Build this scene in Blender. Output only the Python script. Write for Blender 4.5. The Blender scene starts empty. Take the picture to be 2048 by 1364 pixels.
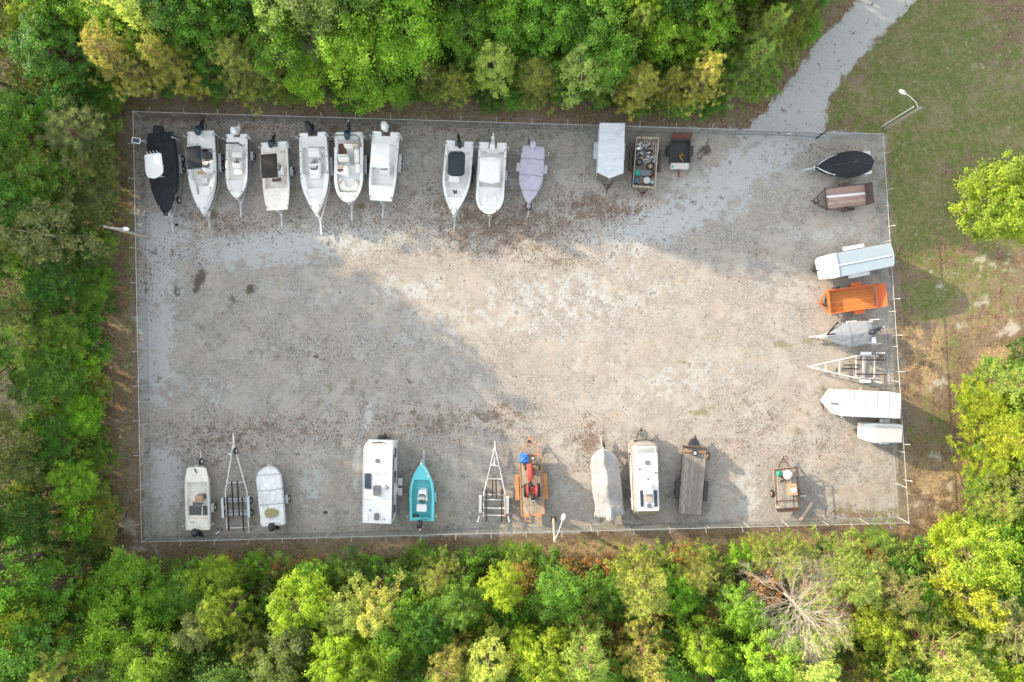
import bpy, math, random
from mathutils import Vector, Matrix, noise
from math import sin, cos, pi, radians, sqrt, atan2
rnd = random.Random(11)
SC = bpy.context.scene
C = SC.collection
# ---------------------------------------------------------------- camera
F = 1365.33; H = 60.0
NAD = Vector(((1090-1024)/F, (682-668)/F, -1)).normalized()
CM = NAD.rotation_difference(Vector((0, 0, -1))).to_matrix()
def at(px, py, z=0.0):
    d = CM @ Vector(((px-1024)/F, (682-py)/F, -1))
    t = (z-H)/d.z
    return Vector((d.x*t, d.y*t, z))
cam_d = bpy.data.cameras.new('camera'); cam = bpy.data.objects.new('camera', cam_d); C.objects.link(cam)
cam.matrix_world = Matrix.Translation((0, 0, H)) @ CM.to_4x4()
cam_d.sensor_width = 36; cam_d.lens = 24; cam_d.clip_end = 3000; cam_d.clip_start = 0.5
SC.camera = cam
# ---------------------------------------------------------------- light
EL = radians(16.8); SD = Vector((-0.892, 0.452, 0)).normalized()
sd = Vector((SD.x*cos(EL), SD.y*cos(EL), sin(EL)))
sl = bpy.data.lights.new('sun', 'SUN'); sl.energy = 2.5; sl.angle = radians(0.6); sl.color = (1.0, 0.79, 0.55)
so = bpy.data.objects.new('sun', sl); C.objects.link(so)
so.rotation_euler = (-sd).to_track_quat('-Z', 'Y').to_euler(); so.location = (-40, 25, 40)
w = bpy.data.worlds.new('World'); SC.world = w; w.use_nodes = True
nt = w.node_tree; bg = nt.nodes['Background']; sky = nt.nodes.new('ShaderNodeTexSky')
sky.sky_type = 'NISHITA'; sky.sun_disc = False; sky.sun_elevation = EL; sky.sun_rotation = atan2(SD.x, SD.y) % (2*pi)
hs = nt.nodes.new('ShaderNodeHueSaturation'); hs.inputs['Saturation'].default_value = .28; nt.links.new(sky.outputs[0], hs.inputs['Color']); nt.links.new(hs.outputs[0], bg.inputs[0]); bg.inputs[1].default_value = 0.15
SC.view_settings.view_transform = 'Standard'; SC.view_settings.look = 'None'
SC.view_settings.exposure = 2.12; SC.view_settings.gamma = 1
# ---------------------------------------------------------------- materials
def nn(nt, t, **k):
    n = nt.nodes.new('ShaderNode'+t)
    for a, b in k.items(): setattr(n, a, b)
    return n
def mixc(nt, fac, a, b, mode='MIX'):
    n = nn(nt, 'Mix', data_type='RGBA', blend_type=mode)
    for s, v in ((0, fac), (6, a), (7, b)):
        if hasattr(v, 'is_output'): nt.links.new(v, n.inputs[s])
        else: n.inputs[s].default_value = v if s == 0 else (*v[:3], 1)
    return n.outputs[2]
def mth(nt, op, a, b=0.0, clamp=False):
    n = nn(nt, 'Math', operation=op, use_clamp=clamp)
    for s, v in ((0, a), (1, b)):
        if hasattr(v, 'is_output'): nt.links.new(v, n.inputs[s])
        else: n.inputs[s].default_value = v
    return n.outputs[0]
def ramp(nt, v, a, b, smooth=True):
    n = nn(nt, 'MapRange', interpolation_type='SMOOTHSTEP' if smooth else 'LINEAR')
    nt.links.new(v, n.inputs[0]); n.inputs[1].default_value = a; n.inputs[2].default_value = b
    return n.outputs[0]
def noi(nt, co, scale, detail=3, rough=.6):
    n = nn(nt, 'TexNoise'); n.inputs['Scale'].default_value = scale; n.inputs['Detail'].default_value = detail
    n.inputs['Roughness'].default_value = rough; nt.links.new(co, n.inputs['Vector']); return n.outputs['Fac']
MATS = {}
def mat(name, col, rough=.5, metal=0.0, dirt=None, amt=.35, scale=2.5, var=.12, stretch=None, bump=0.0, grain=0):
    if name in MATS: return MATS[name]
    m = bpy.data.materials.new(name); m.use_nodes = True; nt = m.node_tree; MATS[name] = m
    p = nt.nodes['Principled BSDF']; p.inputs['Roughness'].default_value = rough; p.inputs['Metallic'].default_value = metal
    tc = nn(nt, 'TexCoord'); co = tc.outputs['Object']
    if stretch:
        mp = nn(nt, 'Mapping'); mp.inputs['Scale'].default_value = stretch; nt.links.new(co, mp.inputs[0]); co = mp.outputs[0]
    n1 = noi(nt, co, scale, 5); n2 = noi(nt, co, scale*6, 3)
    dk = tuple(c*(1-var*2) for c in col); lt = tuple(min(1, c*(1+var)) for c in col)
    c = mixc(nt, ramp(nt, n2, .3, .7), dk, lt)
    c = mixc(nt, ramp(nt, n1, .35, .65), c, col)
    if dirt: c = mixc(nt, mth(nt, 'MULTIPLY', ramp(nt, n1, .5, .72), amt), c, dirt)
    nt.links.new(c, p.inputs['Base Color'])
    if bump:
        b = nn(nt, 'Bump'); b.inputs['Strength'].default_value = bump; b.inputs['Distance'].default_value = .05
        nt.links.new(n2, b.inputs['Height']); nt.links.new(b.outputs[0], p.inputs['Normal'])
    return m
GEL = mat('white_gelcoat', (.82, .82, .80), .35, dirt=(.60, .56, .47), amt=.25, var=.04)
CREAM = mat('cream_gelcoat', (.80, .78, .71), .4, dirt=(.5, .42, .28), amt=.4)
LINER = mat('liner_white', (.75, .75, .72), .55, dirt=(.48, .44, .36), amt=.4, scale=1.6, var=.05)
LINERC = mat('liner_cream', (.79, .75, .67), .6, dirt=(.45, .33, .18), amt=.5, scale=1.6)
WHITE = mat('white_paint', (.70, .70, .69), .45, dirt=(.5, .48, .42), amt=.3, var=.05)
BLACKC = mat('black_canvas', (.014, .018, .022), .9, var=.15, dirt=(.03, .03, .03))
DARKGREEN = mat('dark_green_canvas', (.012, .028, .032), .75, var=.2, dirt=(.03, .045, .045), amt=.5)
BROWNC = mat('brown_black_canvas', (.022, .018, .016), .8, dirt=(.06, .045, .035), amt=.5)
MOTB = mat('black_cowling', (.02, .022, .028), .3)
MOTN = mat('navy_cowling', (.02, .045, .065), .3)
MOTW = mat('white_cowling', (.75, .76, .74), .35)
RUB = mat('tyre_rubber', (.022, .022, .024), .9)
GALV = mat('galvanised_steel', (.55, .58, .59), .42, .55, dirt=(.35, .33, .3), amt=.4)
ALU = mat('aluminium', (.68, .70, .71), .38, .7, dirt=(.4, .4, .4), amt=.3)
WPIPE = mat('white_pipe', (.62, .62, .60), .5)
BUNK = mat('bunk_carpet', (.025, .02, .022), .95)
RUST = mat('rusty_steel', (.15, .06, .035), .85, dirt=(.05, .03, .022), amt=.8, var=.25)
BSTEEL = mat('black_steel', (.03, .032, .035), .55, dirt=(.12, .06, .03), amt=.4)
DBROWN = mat('dark_brown_steel', (.07, .045, .04), .6, dirt=(.12, .05, .02), amt=.4)
GREY = mat('grey_plastic', (.13, .14, .15), .6)
LGREY = mat('light_grey_plastic', (.42, .43, .43), .6)
CHAIN = mat('dull_wire', (.20, .22, .21), .7, .3)
GLASS = mat('dark_window', (.02, .022, .025), .08)
CHROME = mat('chrome', (.75, .75, .75), .15, 1)
REDL = mat('red_lens', (.4, .02, .01), .3)
RED = mat('tractor_red', (.42, .06, .05), .6, dirt=(.2, .09, .05), amt=.7, var=.2)
ORANGE = mat('orange_steel', (.62, .13, .03), .55, dirt=(.45, .2, .11), amt=.6)
RORANGE = mat('faded_orange_steel', (.48, .22, .09), .7, dirt=(.4, .16, .07), amt=.6)
TEAL = mat('teal_gelcoat', (.13, .60, .62), .4, dirt=(.2, .52, .52), amt=.4)
TEALD = mat('teal_liner', (.11, .51, .54), .55, dirt=(.15, .42, .42), amt=.5)
LAV = mat('lavender_canvas', (.44, .42, .50), .85, bump=.3)
BEIGE = mat('beige_canvas', (.31, .31, .313), .85, bump=.3)
TARPW = mat('white_tarp', (.70, .71, .71), .6, bump=.4, dirt=(.5, .5, .42), amt=.3)
GREYC = mat('grey_canvas', (.23, .25, .27), .85, bump=.3)
BLUE = mat('blue_tarp', (.03, .16, .55), .6)
TAN = mat('tan_vinyl', (.45, .30, .18), .6)
CARPET = mat('brown_carpet', (.14, .08, .06), .95)
MATG = mat('grey_mat', (.12, .12, .125), .95, var=.25)
ROOFM = mat('galvanised_roof', (.55, .59, .61), .5, .1, dirt=(.70, .70, .70), amt=.6, scale=.9, stretch=(2, .5, 1))
ROOFR = mat('ribbed_white_roof', (.44, .48, .52), .5, .05, var=.04)
ROOFB = mat('blue_grey_roof', (.30, .37, .41), .5, .1, var=.05)
ROOFW = mat('camper_roof', (.66, .67, .67), .6, dirt=(.6, .57, .5), amt=.2, scale=.8, var=.04)
ROOFD = mat('weathered_white_roof', (.50, .48, .44), .7, dirt=(.45, .42, .36), amt=.5, scale=3, var=.1)
SIDEG = mat('pale_blue_side', (.50, .56, .57), .4)
BRTRIM = mat('brown_trim', (.16, .14, .12), .5)
SILVER = mat('polished_aluminium', (.62, .60, .55), .28, .75)
CELL = mat('solar_cell', (.035, .05, .075), .2, var=.3, scale=4)
GREEN = mat('green_plastic', (.02, .28, .2), .5)
BLUEP = mat('blue_plastic', (.03, .15, .3), .5)
SEAFOAM = mat('seafoam_plastic', (.25, .55, .42), .5)
BROWNB = mat('amber_plastic', (.65, .35, .08), .5)
POLEW = mat('grey_wood_pole', (.33, .29, .24), .85, dirt=(.2, .16, .12), stretch=(3, 3, .3), amt=.6)
def wood(name, col, dark, n=6, width=.14, axis=1):
    if name in MATS: return MATS[name]
    m = bpy.data.materials.new(name); m.use_nodes = True; nt = m.node_tree; MATS[name] = m
    p = nt.nodes['Principled BSDF']; p.inputs['Roughness'].default_value = .85
    tc = nn(nt, 'TexCoord'); sp = nn(nt, 'SeparateXYZ'); nt.links.new(tc.outputs['Object'], sp.inputs[0])
    y = mth(nt, 'DIVIDE', sp.outputs[axis], width); fl = mth(nt, 'FLOOR', y); fr = mth(nt, 'FRACT', y)
    wn = nn(nt, 'TexWhiteNoise', noise_dimensions='1D'); nt.links.new(fl, wn.inputs['W'])
    mp = nn(nt, 'Mapping'); mp.inputs['Scale'].default_value = (1.2, 14, 1) if axis == 1 else (14, 1.2, 1)
    nt.links.new(tc.outputs['Object'], mp.inputs[0]); g = noi(nt, mp.outputs[0], 1.5, 5)
    n3 = noi(nt, tc.outputs['Object'], 1.1, 3)
    c = mixc(nt, wn.outputs['Value'], tuple(x*.78 for x in col), tuple(min(1, x*1.2) for x in col))
    c = mixc(nt, ramp(nt, g, .42, .68), c, dark)
    c = mixc(nt, mth(nt, 'MULTIPLY', ramp(nt, n3, .52, .7), .5), c, dark)
    gap = mth(nt, 'LESS_THAN', fr, .07)
    c = mixc(nt, gap, c, (.02, .017, .014)); nt.links.new(c, p.inputs['Base Color'])
    return m
WOODP = wood('pinkish_plank', (.42, .30, .24), (.25, .17, .13))
WOODG = wood('weathered_plank', (.32, .29, .24), (.14, .12, .10), width=.2)
WOODT = wood('tractor_deck_plank', (.38, .33, .25), (.2, .16, .12), width=.2)
WOODO = wood('orange_stained_plank', (.55, .20, .05), (.42, .13, .03), width=.24)
PALEWOOD = mat('pale_pink_board', (.58, .44, .34), .85, dirt=(.4, .3, .22), amt=.5)
LUMBER = wood('raw_lumber', (.50, .43, .34), (.33, .27, .2), width=.5)
# ---------------------------------------------------------------- mesh builder
class MB:
    def __init__(s, M=None): s.v = []; s.f = []; s.mi = []; s.M = M or Matrix(); s.k = 0
    def add(s, vs, fs, k=None):
        o = len(s.v); s.v += [tuple(s.M @ Vector(p)) for p in vs]
        s.f += [tuple(i+o for i in f) for f in fs]; s.mi += [s.k if k is None else k]*len(fs)
    def box(s, x0, x1, y0, y1, z0, z1, k=None):
        s.add([(x, y, z) for z in (z0, z1) for y in (y0, y1) for x in (x0, x1)],
              [(0, 2, 3, 1), (4, 5, 7, 6), (0, 1, 5, 4), (2, 6, 7, 3), (0, 4, 6, 2), (1, 3, 7, 5)], k)
    def bar(s, a, b, w, h=None, k=None, up=(0, 0, 1)):
        a = Vector(a); b = Vector(b); h = h or w; d = (b-a)
        if d.length < 1e-6: return
        d.normalize(); u = Vector(up)
        if abs(d.dot(u)) > .98: u = Vector((1, 0, 0))
        r = d.cross(u).normalized(); u = r.cross(d)
        vs = [p+r*i*w/2+u*j*h/2 for p in (a, b) for i, j in ((-1, -1), (1, -1), (1, 1), (-1, 1))]
        s.add(vs, [(0, 1, 2, 3), (7, 6, 5, 4), (0, 4, 5, 1), (1, 5, 6, 2), (2, 6, 7, 3), (3, 7, 4, 0)], k)
    def tube(s, pts, r, n=6, k=None, cap=True):
        pts = [Vector(p) for p in pts]; rs = r if isinstance(r, (list, tuple)) else [r]*len(pts)
        vs = []; u = None
        for i, p in enumerate(pts):
            d = (pts[min(i+1, len(pts)-1)]-pts[max(i-1, 0)])
            d = d.normalized() if d.length > 1e-9 else Vector((0, 0, 1))
            if u is None: u = Vector((0, 0, 1)) if abs(d.z) < .9 else Vector((1, 0, 0))
            rr = d.cross(u)
            if rr.length < 1e-4: rr = d.cross(Vector((.3, 1, .2)))
            rr.normalize(); u = rr.cross(d)
            vs += [p+rr*cos(2*pi*j/n)*rs[i]+u*sin(2*pi*j/n)*rs[i] for j in range(n)]
        fs = [(i*n+j, i*n+(j+1) % n, (i+1)*n+(j+1) % n, (i+1)*n+j) for i in range(len(pts)-1) for j in range(n)]
        if cap: fs += [tuple(range(n-1, -1, -1)), tuple((len(pts)-1)*n+j for j in range(n))]
        s.add(vs, fs, k)
    def prism(s, poly, z0, z1, k=None, inset=0.0):
        n = len(poly); cx = sum(p[0] for p in poly)/n; cy = sum(p[1] for p in poly)/n
        top = [(cx+(x-cx)*(1-inset), cy+(y-cy)*(1-inset)) for x, y in poly]
        zt = z1 if callable(z1) else (lambda x, y: z1)
        s.add([(x, y, z0) for x, y in poly]+[(x, y, zt(x, y)) for x, y in top],
              [tuple(range(n-1, -1, -1)), tuple(range(n, 2*n))]+[(i, (i+1) % n, n+(i+1) % n, n+i) for i in range(n)], k)
    def loft(s, rings, k=None, closed=True, caps=True):
        n = len(rings[0]); vs = [p for r in rings for p in r]; m = n if closed else n-1
        fs = [(i*n+j, i*n+(j+1) % n, (i+1)*n+(j+1) % n, (i+1)*n+j) for i in range(len(rings)-1) for j in range(m)]
        if caps: fs += [tuple(range(n-1, -1, -1)), tuple((len(rings)-1)*n+j for j in range(n))]
        s.add(vs, fs, k)
    def ell(s, c, r, p=1.0, nu=12, nv=8, k=None):
        f = lambda v: math.copysign(abs(v)**p, v)
        rings = []
        for i in range(nv+1):
            a = -pi/2+pi*i/nv; ca = max(cos(a), .02)
            rings.append([(c[0]+r[0]*f(ca)*f(cos(2*pi*j/nu)), c[1]+r[1]*f(ca)*f(sin(2*pi*j/nu)), c[2]+r[2]*f(sin(a))) for j in range(nu)])
        s.loft(rings, k)
    def grid(s, fn, nu, nv, k=None):
        s.add([fn(i/nu, j/nv) for i in range(nu+1) for j in range(nv+1)],
              [(i*(nv+1)+j, (i+1)*(nv+1)+j, (i+1)*(nv+1)+j+1, i*(nv+1)+j+1) for i in range(nu) for j in range(nv)], k)
    def build(s, name, mats, parent=None, smooth=0, bevel=0, loc=None):
        if not isinstance(mats, (list, tuple)): mats = [mats]
        me = bpy.data.meshes.new(name); me.from_pydata(s.v, [], s.f)
        for m in mats: me.materials.append(m)
        if len(mats) > 1: me.polygons.foreach_set('material_index', s.mi)
        if smooth:
            me.polygons.foreach_set('use_smooth', [True]*len(me.polygons)); me.set_sharp_from_angle(angle=radians(smooth))
        me.update(); o = bpy.data.objects.new(name, me); C.objects.link(o)
        if parent: o.parent = parent
        if loc: o.location = loc
        if bevel:
            b = o.modifiers.new('edge', 'BEVEL'); b.width = bevel; b.segments = 2; b.limit_method = 'ANGLE'
        return o
def tag(o, label, cat, group=None, kind=None):
    o['label'] = label; o['category'] = cat
    if group: o['group'] = group
    if kind: o['kind'] = kind
    return o
def part(name, me, parent, loc=(0, 0, 0), rz=0, rot=None):
    o = bpy.data.objects.new(name, me); C.objects.link(o); o.parent = parent; o.location = loc
    o.rotation_euler = rot or (0, 0, rz); return o
class Fr:
    """local frame of a thing: origin on the ground midway between two points of the photo, x forward"""
    def __init__(s, rear, front, z, name, label, cat, group=None, base=0.0):
        a = at(*rear, z); b = at(*front, z); s.L = (b-a).length; s.ang = atan2(b.y-a.y, b.x-a.x)
        m = (a+b)/2; s.o = bpy.data.objects.new(name, None); C.objects.link(s.o); s.o.empty_display_size = .3
        s.o.location = (m.x, m.y, base); s.o.rotation_euler = (0, 0, s.ang); tag(s.o, label, cat, group)
        s.M = Matrix.Translation((m.x, m.y, 0)) @ Matrix.Rotation(s.ang, 4, 'Z'); s.I = s.M.inverted()
        s.base = base
    def l(s, px, py, z):
        p = s.I @ at(px, py, z); return Vector((p.x, p.y, z-s.base))
    def poly(s, pts, z): return [tuple(s.l(x, y, z)[:2]) for x, y in pts]
def twin(f, name, label, cat, group=None):
    """another thing standing in the same frame"""
    g = object.__new__(Fr); g.L = f.L; g.ang = f.ang; g.M = f.M; g.I = f.I; g.base = 0
    g.o = bpy.data.objects.new(name, None); C.objects.link(g.o); g.o.location = (f.o.location.x, f.o.location.y, 0)
    g.o.rotation_euler = f.o.rotation_euler; g.o.empty_display_size = .3; tag(g.o, label, cat, group); return g
# wheels -------------------------------------------------------------
WC = {}
def wheel(parent, x, y, r=.33, w=.22, rim=WHITE, z=None, flat=False, name='wheel', rz=0):
    key = (r, w, rim.name)
    if key not in WC:
        t = MB(); prof = [(-.5, .62), (-.5, .88), (-.38, .98), (-.2, 1), (.2, 1), (.38, .98), (.5, .88), (.5, .62), (.2, .60), (-.2, .60)]
        n = 24; t.loft([[(cos(2*pi*i/n)*b*r, a*w, sin(2*pi*i/n)*b*r) for a, b in prof] for i in range(n+1)], caps=False)
        to = t.build('wheel', RUB, smooth=50)
        m = MB(); m.tube([(0, -.3*w, 0), (0, .3*w, 0)], r*.6, 18)
        for s_ in (-1, 1):
            m.tube([(0, s_*.3*w, 0), (0, s_*.42*w, 0)], [r*.22, r*.16], 10)
            for i in range(5): a = i*2*pi/5; m.ell((cos(a)*r*.42, s_*.31*w, sin(a)*r*.42), (.05*r*2, .012, .05*r*2), 1, 6, 4, 1)
        ro = m.build('rim', [rim, BSTEEL], smooth=40); WC[key] = (to.data, ro.data)
        bpy.data.objects.remove(to); bpy.data.objects.remove(ro)
    a, b = WC[key]
    o = part(name, a, parent, (x, y, r if z is None else z), rot=(pi/2, 0, rz) if flat else (0, 0, rz))
    part('rim', b, o); return o
def fender(parent, x0, x1, y, w, ztop, m, r=.06, name='fender'):
    """flat-topped mudguard"""
    b = MB(); zt = ztop; n = 4; dx = .16
    prof = [(x0, zt-.28), (x0+.05, zt-.1), (x0+dx, zt), (x1-dx, zt), (x1-.05, zt-.1), (x1, zt-.28)]
    ins = [(x0+.02, zt-.28), (x0+.065, zt-.11), (x0+dx, zt-.02), (x1-dx, zt-.02), (x1-.065, zt-.11), (x1-.02, zt-.28)]
    ring = lambda yy: [(a, yy, c) for a, c in prof+ins[::-1]]
    b.loft([ring(y-w/2), ring(y+w/2)])
    s_ = 1 if y > 0 else -1; yo = y+s_*w/2
    b.add([(a, yo-s_*.004, c) for a, c in prof]+[(a, yo-s_*.004, c-.06 if 0 < i < 5 else c) for i, (a, c) in enumerate(prof)], [(i, i+1, i+7, i+6) for i in range(5)])
    return b.build(name, m, parent, smooth=30)
# ---------------------------------------------------------------- boats
def hwf(shape, B):
    h = B/2
    def f(t):
        t = min(max(t, 0), 1)
        if shape == 'v':
            if t < .42: return h*(.92+.08*sin(t/.42*pi/2))
            u = (t-.42)/.58; return h*max(1-u**2.15, .012)
        if shape == 'vf':
            if t < .5: return h*(.94+.06*sin(t/.5*pi/2))
            u = (t-.5)/.5; return h*max(1-u**2.0, .012)
        if shape == 'round':
            if t < .5: return h*(.95+.05*sin(t/.5*pi/2))
            u = (t-.5)/.5; return h*max((1-u**3.0), 0.0)**.72+.012
        if shape == 'bay':
            if t < .72: return h
            u = (t-.72)/.28; return h*max((1-u**2.4), 0.0)**.55+.012
        if shape == 'deck':
            if t < .06: return h*(.8+.2*(1-(1-t/.06)**2)**.5)
            if t < .6: return h
            u = (t-.6)/.4; return h*max((1-u**2.4), 0.0)**.55+.012
        if shape == 'square':
            if t < .6: return h
            u = (t-.6)/.4; return h*(1-.22*u**2)
        if shape == 'jon':
            if t < .02: return h*(.9+.1*t/.02)
            if t < .66: return h
            u = (t-.66)/.34; v = h*(1-.24*u**1.6)
            return v*(1 if u < .93 else (1-(u-.93)/.07*.25))
        if shape == 'teal':
            u = t; return h*max((.97+.03*sin(u*pi))*(1-max(0, (u-.42)/.58)**2.25), .012)
    return f
def tsamp(shape, extra=()):
    s = set(i/20 for i in range(21)) | {.97, .985, .995, .02, .01, .93, .04} | set(extra)
    return sorted(s)
def boat(f, B, shape, zones, z=1.45, rise=.12, hullm=GEL, linm=LINER, draft=.85, rim=.13, trim=LGREY, notch=None):
    """hull + moulded inner deck. zones: (t0, t1, level below sheer, inset)"""
    L = f.L; hw = hwf(shape, B); X = lambda t: -L/2+L*t
    S = lambda t: z+rise*t*t
    ts = tsamp(shape, [a for zz in zones for a in zz[:2]]+([notch[1]] if notch else []))
    if notch:
        ts = [t for t in ts if t >= notch[1]-1e-6]; zones = [(max(zones[0][0], notch[1]), *zones[0][1:])]+list(zones[1:])
    m = MB(); rings = []
    for t in ts:
        h = hw(t); k = z-draft+(.28*max(0, (t-.6)/.4)**2 if shape not in ('square', 'jon') else .5*max(0, (t-.8)/.2)**1.5)
        c = (k+.22) if shape not in ('square', 'jon') else k+.06
        x = X(t)
        rings.append([(x, h, S(t)), (x, h*.985, S(t)-.16), (x-.10*max(0, t-.7), h*.84, c), (x-.3*max(0, t-.7), 0, k), (x-.10*max(0, t-.7), -h*.84, c), (x, -h*.985, S(t)-.16), (x, -h, S(t))])
    m.loft(rings, closed=False, caps=False)
    n = len(rings[0]); o = 0
    m.add(rings[0], [tuple(range(n-1, -1, -1))]); m.add(rings[-1], [tuple(range(n))])
    if notch:
        for s_ in (-1, 1):
            ya, yb = sorted((s_*notch[0], s_*hw(.03))); m.prism(rrect(X(0), X(notch[1])+.03, ya, yb, .09), z-.55, z+.003)
    hull = m.build('hull', hullm, f.o, smooth=35)
    r = MB(); rr = [(X(t), hw(t)+.012, S(t)-.05) for t in ts]
    r.tube(rr+[(x, -y, zz) for x, y, zz in rr[::-1]], .028, 6); r.build('rub_rail', trim, f.o, smooth=60)
    # inner deck
    d = MB(); zz_ = [(0, zones[0][0], .0, .0)]*0+list(zones)
    def prof(t, lev, ins): return max(hw(t)-ins, .006), S(t)-lev
    for (t0, t1, lev, ins) in zz_:
        tt = [t for t in ts if t0-1e-6 <= t <= t1+1e-6]; rg = []
        for t in tt:
            h = hw(t); hi, zl = prof(t, lev, ins); x = X(t); s = S(t)+.004
            hi = min(hi, h-.004)
            hi = max(hi, .004)
            rg.append([(x, h, s), (x, hi+.02 if h-hi > .03 else hi, s), (x, hi, s-.02 if lev > .03 else s), (x, hi, zl), (x, 0, zl+(.012 if lev < .1 else 0)), (x, -hi, zl), (x, -hi, s-.02 if lev > .03 else s), (x, -(hi+.02) if h-hi > .03 else -hi, s), (x, -h, s)])
        d.loft(rg, closed=False, caps=False)
    ends = [(zones[0][0], None, zones[0])]+[(zones[i][1], zones[i], zones[i+1]) for i in range(len(zones)-1)]+[(zones[-1][1], zones[-1], None)]
    for t, A, Bz in ends:
        h = hw(t); x = X(t); s = S(t)+.004
        pa = prof(t, A[2], A[3]) if A else (h, s); pb = prof(t, Bz[2], Bz[3]) if Bz else (h, s)
        ys = sorted({-h, -pa[0], -pb[0], 0, pb[0], pa[0], h})
        lv = lambda P, ym: P[1] if abs(ym) < P[0] and P[0] < h*1.5 else s
        for y0, y1 in zip(ys, ys[1:]):
            ym = (y0+y1)/2; za = lv(pa, ym) if A else s; zb = lv(pb, ym) if Bz else s
            if abs(za-zb) > .01: d.add([(x, y0, za), (x, y1, za), (x, y1, zb), (x, y0, zb)], [(0, 1, 2, 3)])
    deck = d.build('deck', linm, f.o, smooth=35)
    return dict(hw=hw, X=X, S=S, z=z, B=B, L=L, hull=hull, deck=deck)
def outboard(parent, x, y, z, cowl, tilt=0, s=1.0, yaw=0, leg=None, bare=True):
    M = Matrix.Translation((x, y, z)) @ Matrix.Rotation(radians(yaw), 4, 'Z') @ Matrix.Rotation(radians(tilt), 4, 'Y') @ Matrix.Scale(s, 4)
    leg = leg or cowl; m = MB(M); m.ell((-.20, 0, .42), (.34, .21, .30), .72, 16, 10)
    m.ell((-.2, 0, .16), (.26, .18, .1), .8, 14, 6)
    root = m.build('outboard_motor', cowl, parent, smooth=60)
    l = MB(M); l.loft([[(-.20+a*.17, b*.09, .12) for a, b in sq8], [(-.24+a*.13, b*.06, -.35) for a, b in sq8], [(-.25+a*.11, b*.04, -.62) for a, b in sq8]])
    l.box(-.46, -.02, -.13, .13, -.38, -.355); l.ell((-.24, 0, -.72), (.28, .065, .065), 1, 10, 8); l.loft([[(-.20, -.012, -.75), (-.30, -.012, -.75), (-.30, .012, -.75), (-.20, .012, -.75)], [(-.27, -.008, -.98), (-.36, -.008, -.98), (-.36, .008, -.98), (-.27, .008, -.98)]])
    l.box(-.06, .14, -.12, .12, -.25, .12)
    l.build('lower_unit', leg, root, smooth=40)
    p = MB(M)
    for i in range(3):
        a = i*2*pi/3
        q = lambda r, o, dx: (-.53+dx, cos(a+o)*r, -.72+sin(a+o)*r)
        p.add([q(.03, 0, 0), q(.16, -.35, .03), q(.2, 0, .0), q(.15, .4, -.03), q(.04, .6, 0)], [(0, 1, 2, 3, 4)])
    p.tube([(-.60, 0, -.72), (-.48, 0, -.72)], [.03, .055], 8); p.build('propeller', CHROME, root)
    return root
sq8 = [(cos(i*pi/4), sin(i*pi/4)) for i in range(8)]
def rrect(x0, x1, y0, y1, r, n=5):
    pts = []
    for cx, cy, a0 in ((x1-r, y1-r, 0), (x0+r, y1-r, 90), (x0+r, y0+r, 180), (x1-r, y0+r, 270)):
        for i in range(n+1): a = radians(a0+90*i/n); pts.append((cx+r*cos(a), cy+r*sin(a)))
    return pts
def roundpoly(pts, r=.15, n=4):
    out = []; N = len(pts)
    for i in range(N):
        p = Vector(pts[i]); a = Vector(pts[i-1]); b = Vector(pts[(i+1) % N])
        da = (a-p); db = (b-p); rr = min(r, da.length*.45, db.length*.45); A = p+da.normalized()*rr; Bq = p+db.normalized()*rr
        for j in range(n+1):
            t = j/n; out.append(tuple(A*(1-t)**2+p*2*t*(1-t)+Bq*t*t))
    return out
def ttop(f, pts, z, m, legs, r=.15, th=.05, crown=.04, rimm=None, legm=ALU, holders=0, name='t_top', foot=None):
    poly = roundpoly(f.poly(pts, z), r)
    n = len(poly); cx = sum(p[0] for p in poly)/n; cy = sum(p[1] for p in poly)/n
    b = MB(); R0 = [(x, y, z-th) for x, y in poly]; R1 = [(x, y, z) for x, y in poly]
    sc = lambda k, dz: [(cx+(x-cx)*k, cy+(y-cy)*k, z+dz) for x, y in poly]
    b.loft([R0, R1, sc(.93, crown*.6), sc(.6, crown), sc(.2, crown)])
    root = b.build(name, m, f.o, smooth=40)
    if rimm:
        q = MB(); q.tube(R1+[R1[0]], .022, 6); q.build('rim', rimm, root)
    x0 = min(p[0] for p in poly); x1 = max(p[0] for p in poly); y0 = min(p[1] for p in poly); y1 = max(p[1] for p in poly)
    q = MB(); zb, xc, yc = foot or (legs, cx, cy)
    for sx in (-1, 1):
        for sy in (-1, 1):
            q.tube([(xc+sx*.45, yc+sy*.35, zb), (cx+sx*(x1-x0)*.32, cy+sy*(y1-y0)*.38, z-th)], .022, 6)
        q.tube([(cx+sx*(x1-x0)*.32, cy-(y1-y0)*.38, z-th-.01), (cx+sx*(x1-x0)*.32, cy+(y1-y0)*.38, z-th-.01)], .02, 6)
    for sy in (-1, 1): q.tube([(cx-(x1-x0)*.32, cy+sy*(y1-y0)*.38, z-th-.01), (cx+(x1-x0)*.32, cy+sy*(y1-y0)*.38, z-th-.01)], .02, 6)
    q.build('frame', legm, root, smooth=60)
    if holders:
        for i in range(holders):
            q = MB(); yy = cy-(y1-y0)*.28+(y1-y0)*.56*i/(holders-1); q.tube([(x0+.02, yy, z-.05), (x0-.14, yy, z+.22)], .025, 7); q.build('rod_holder', legm, root, smooth=60)
    return root
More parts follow.
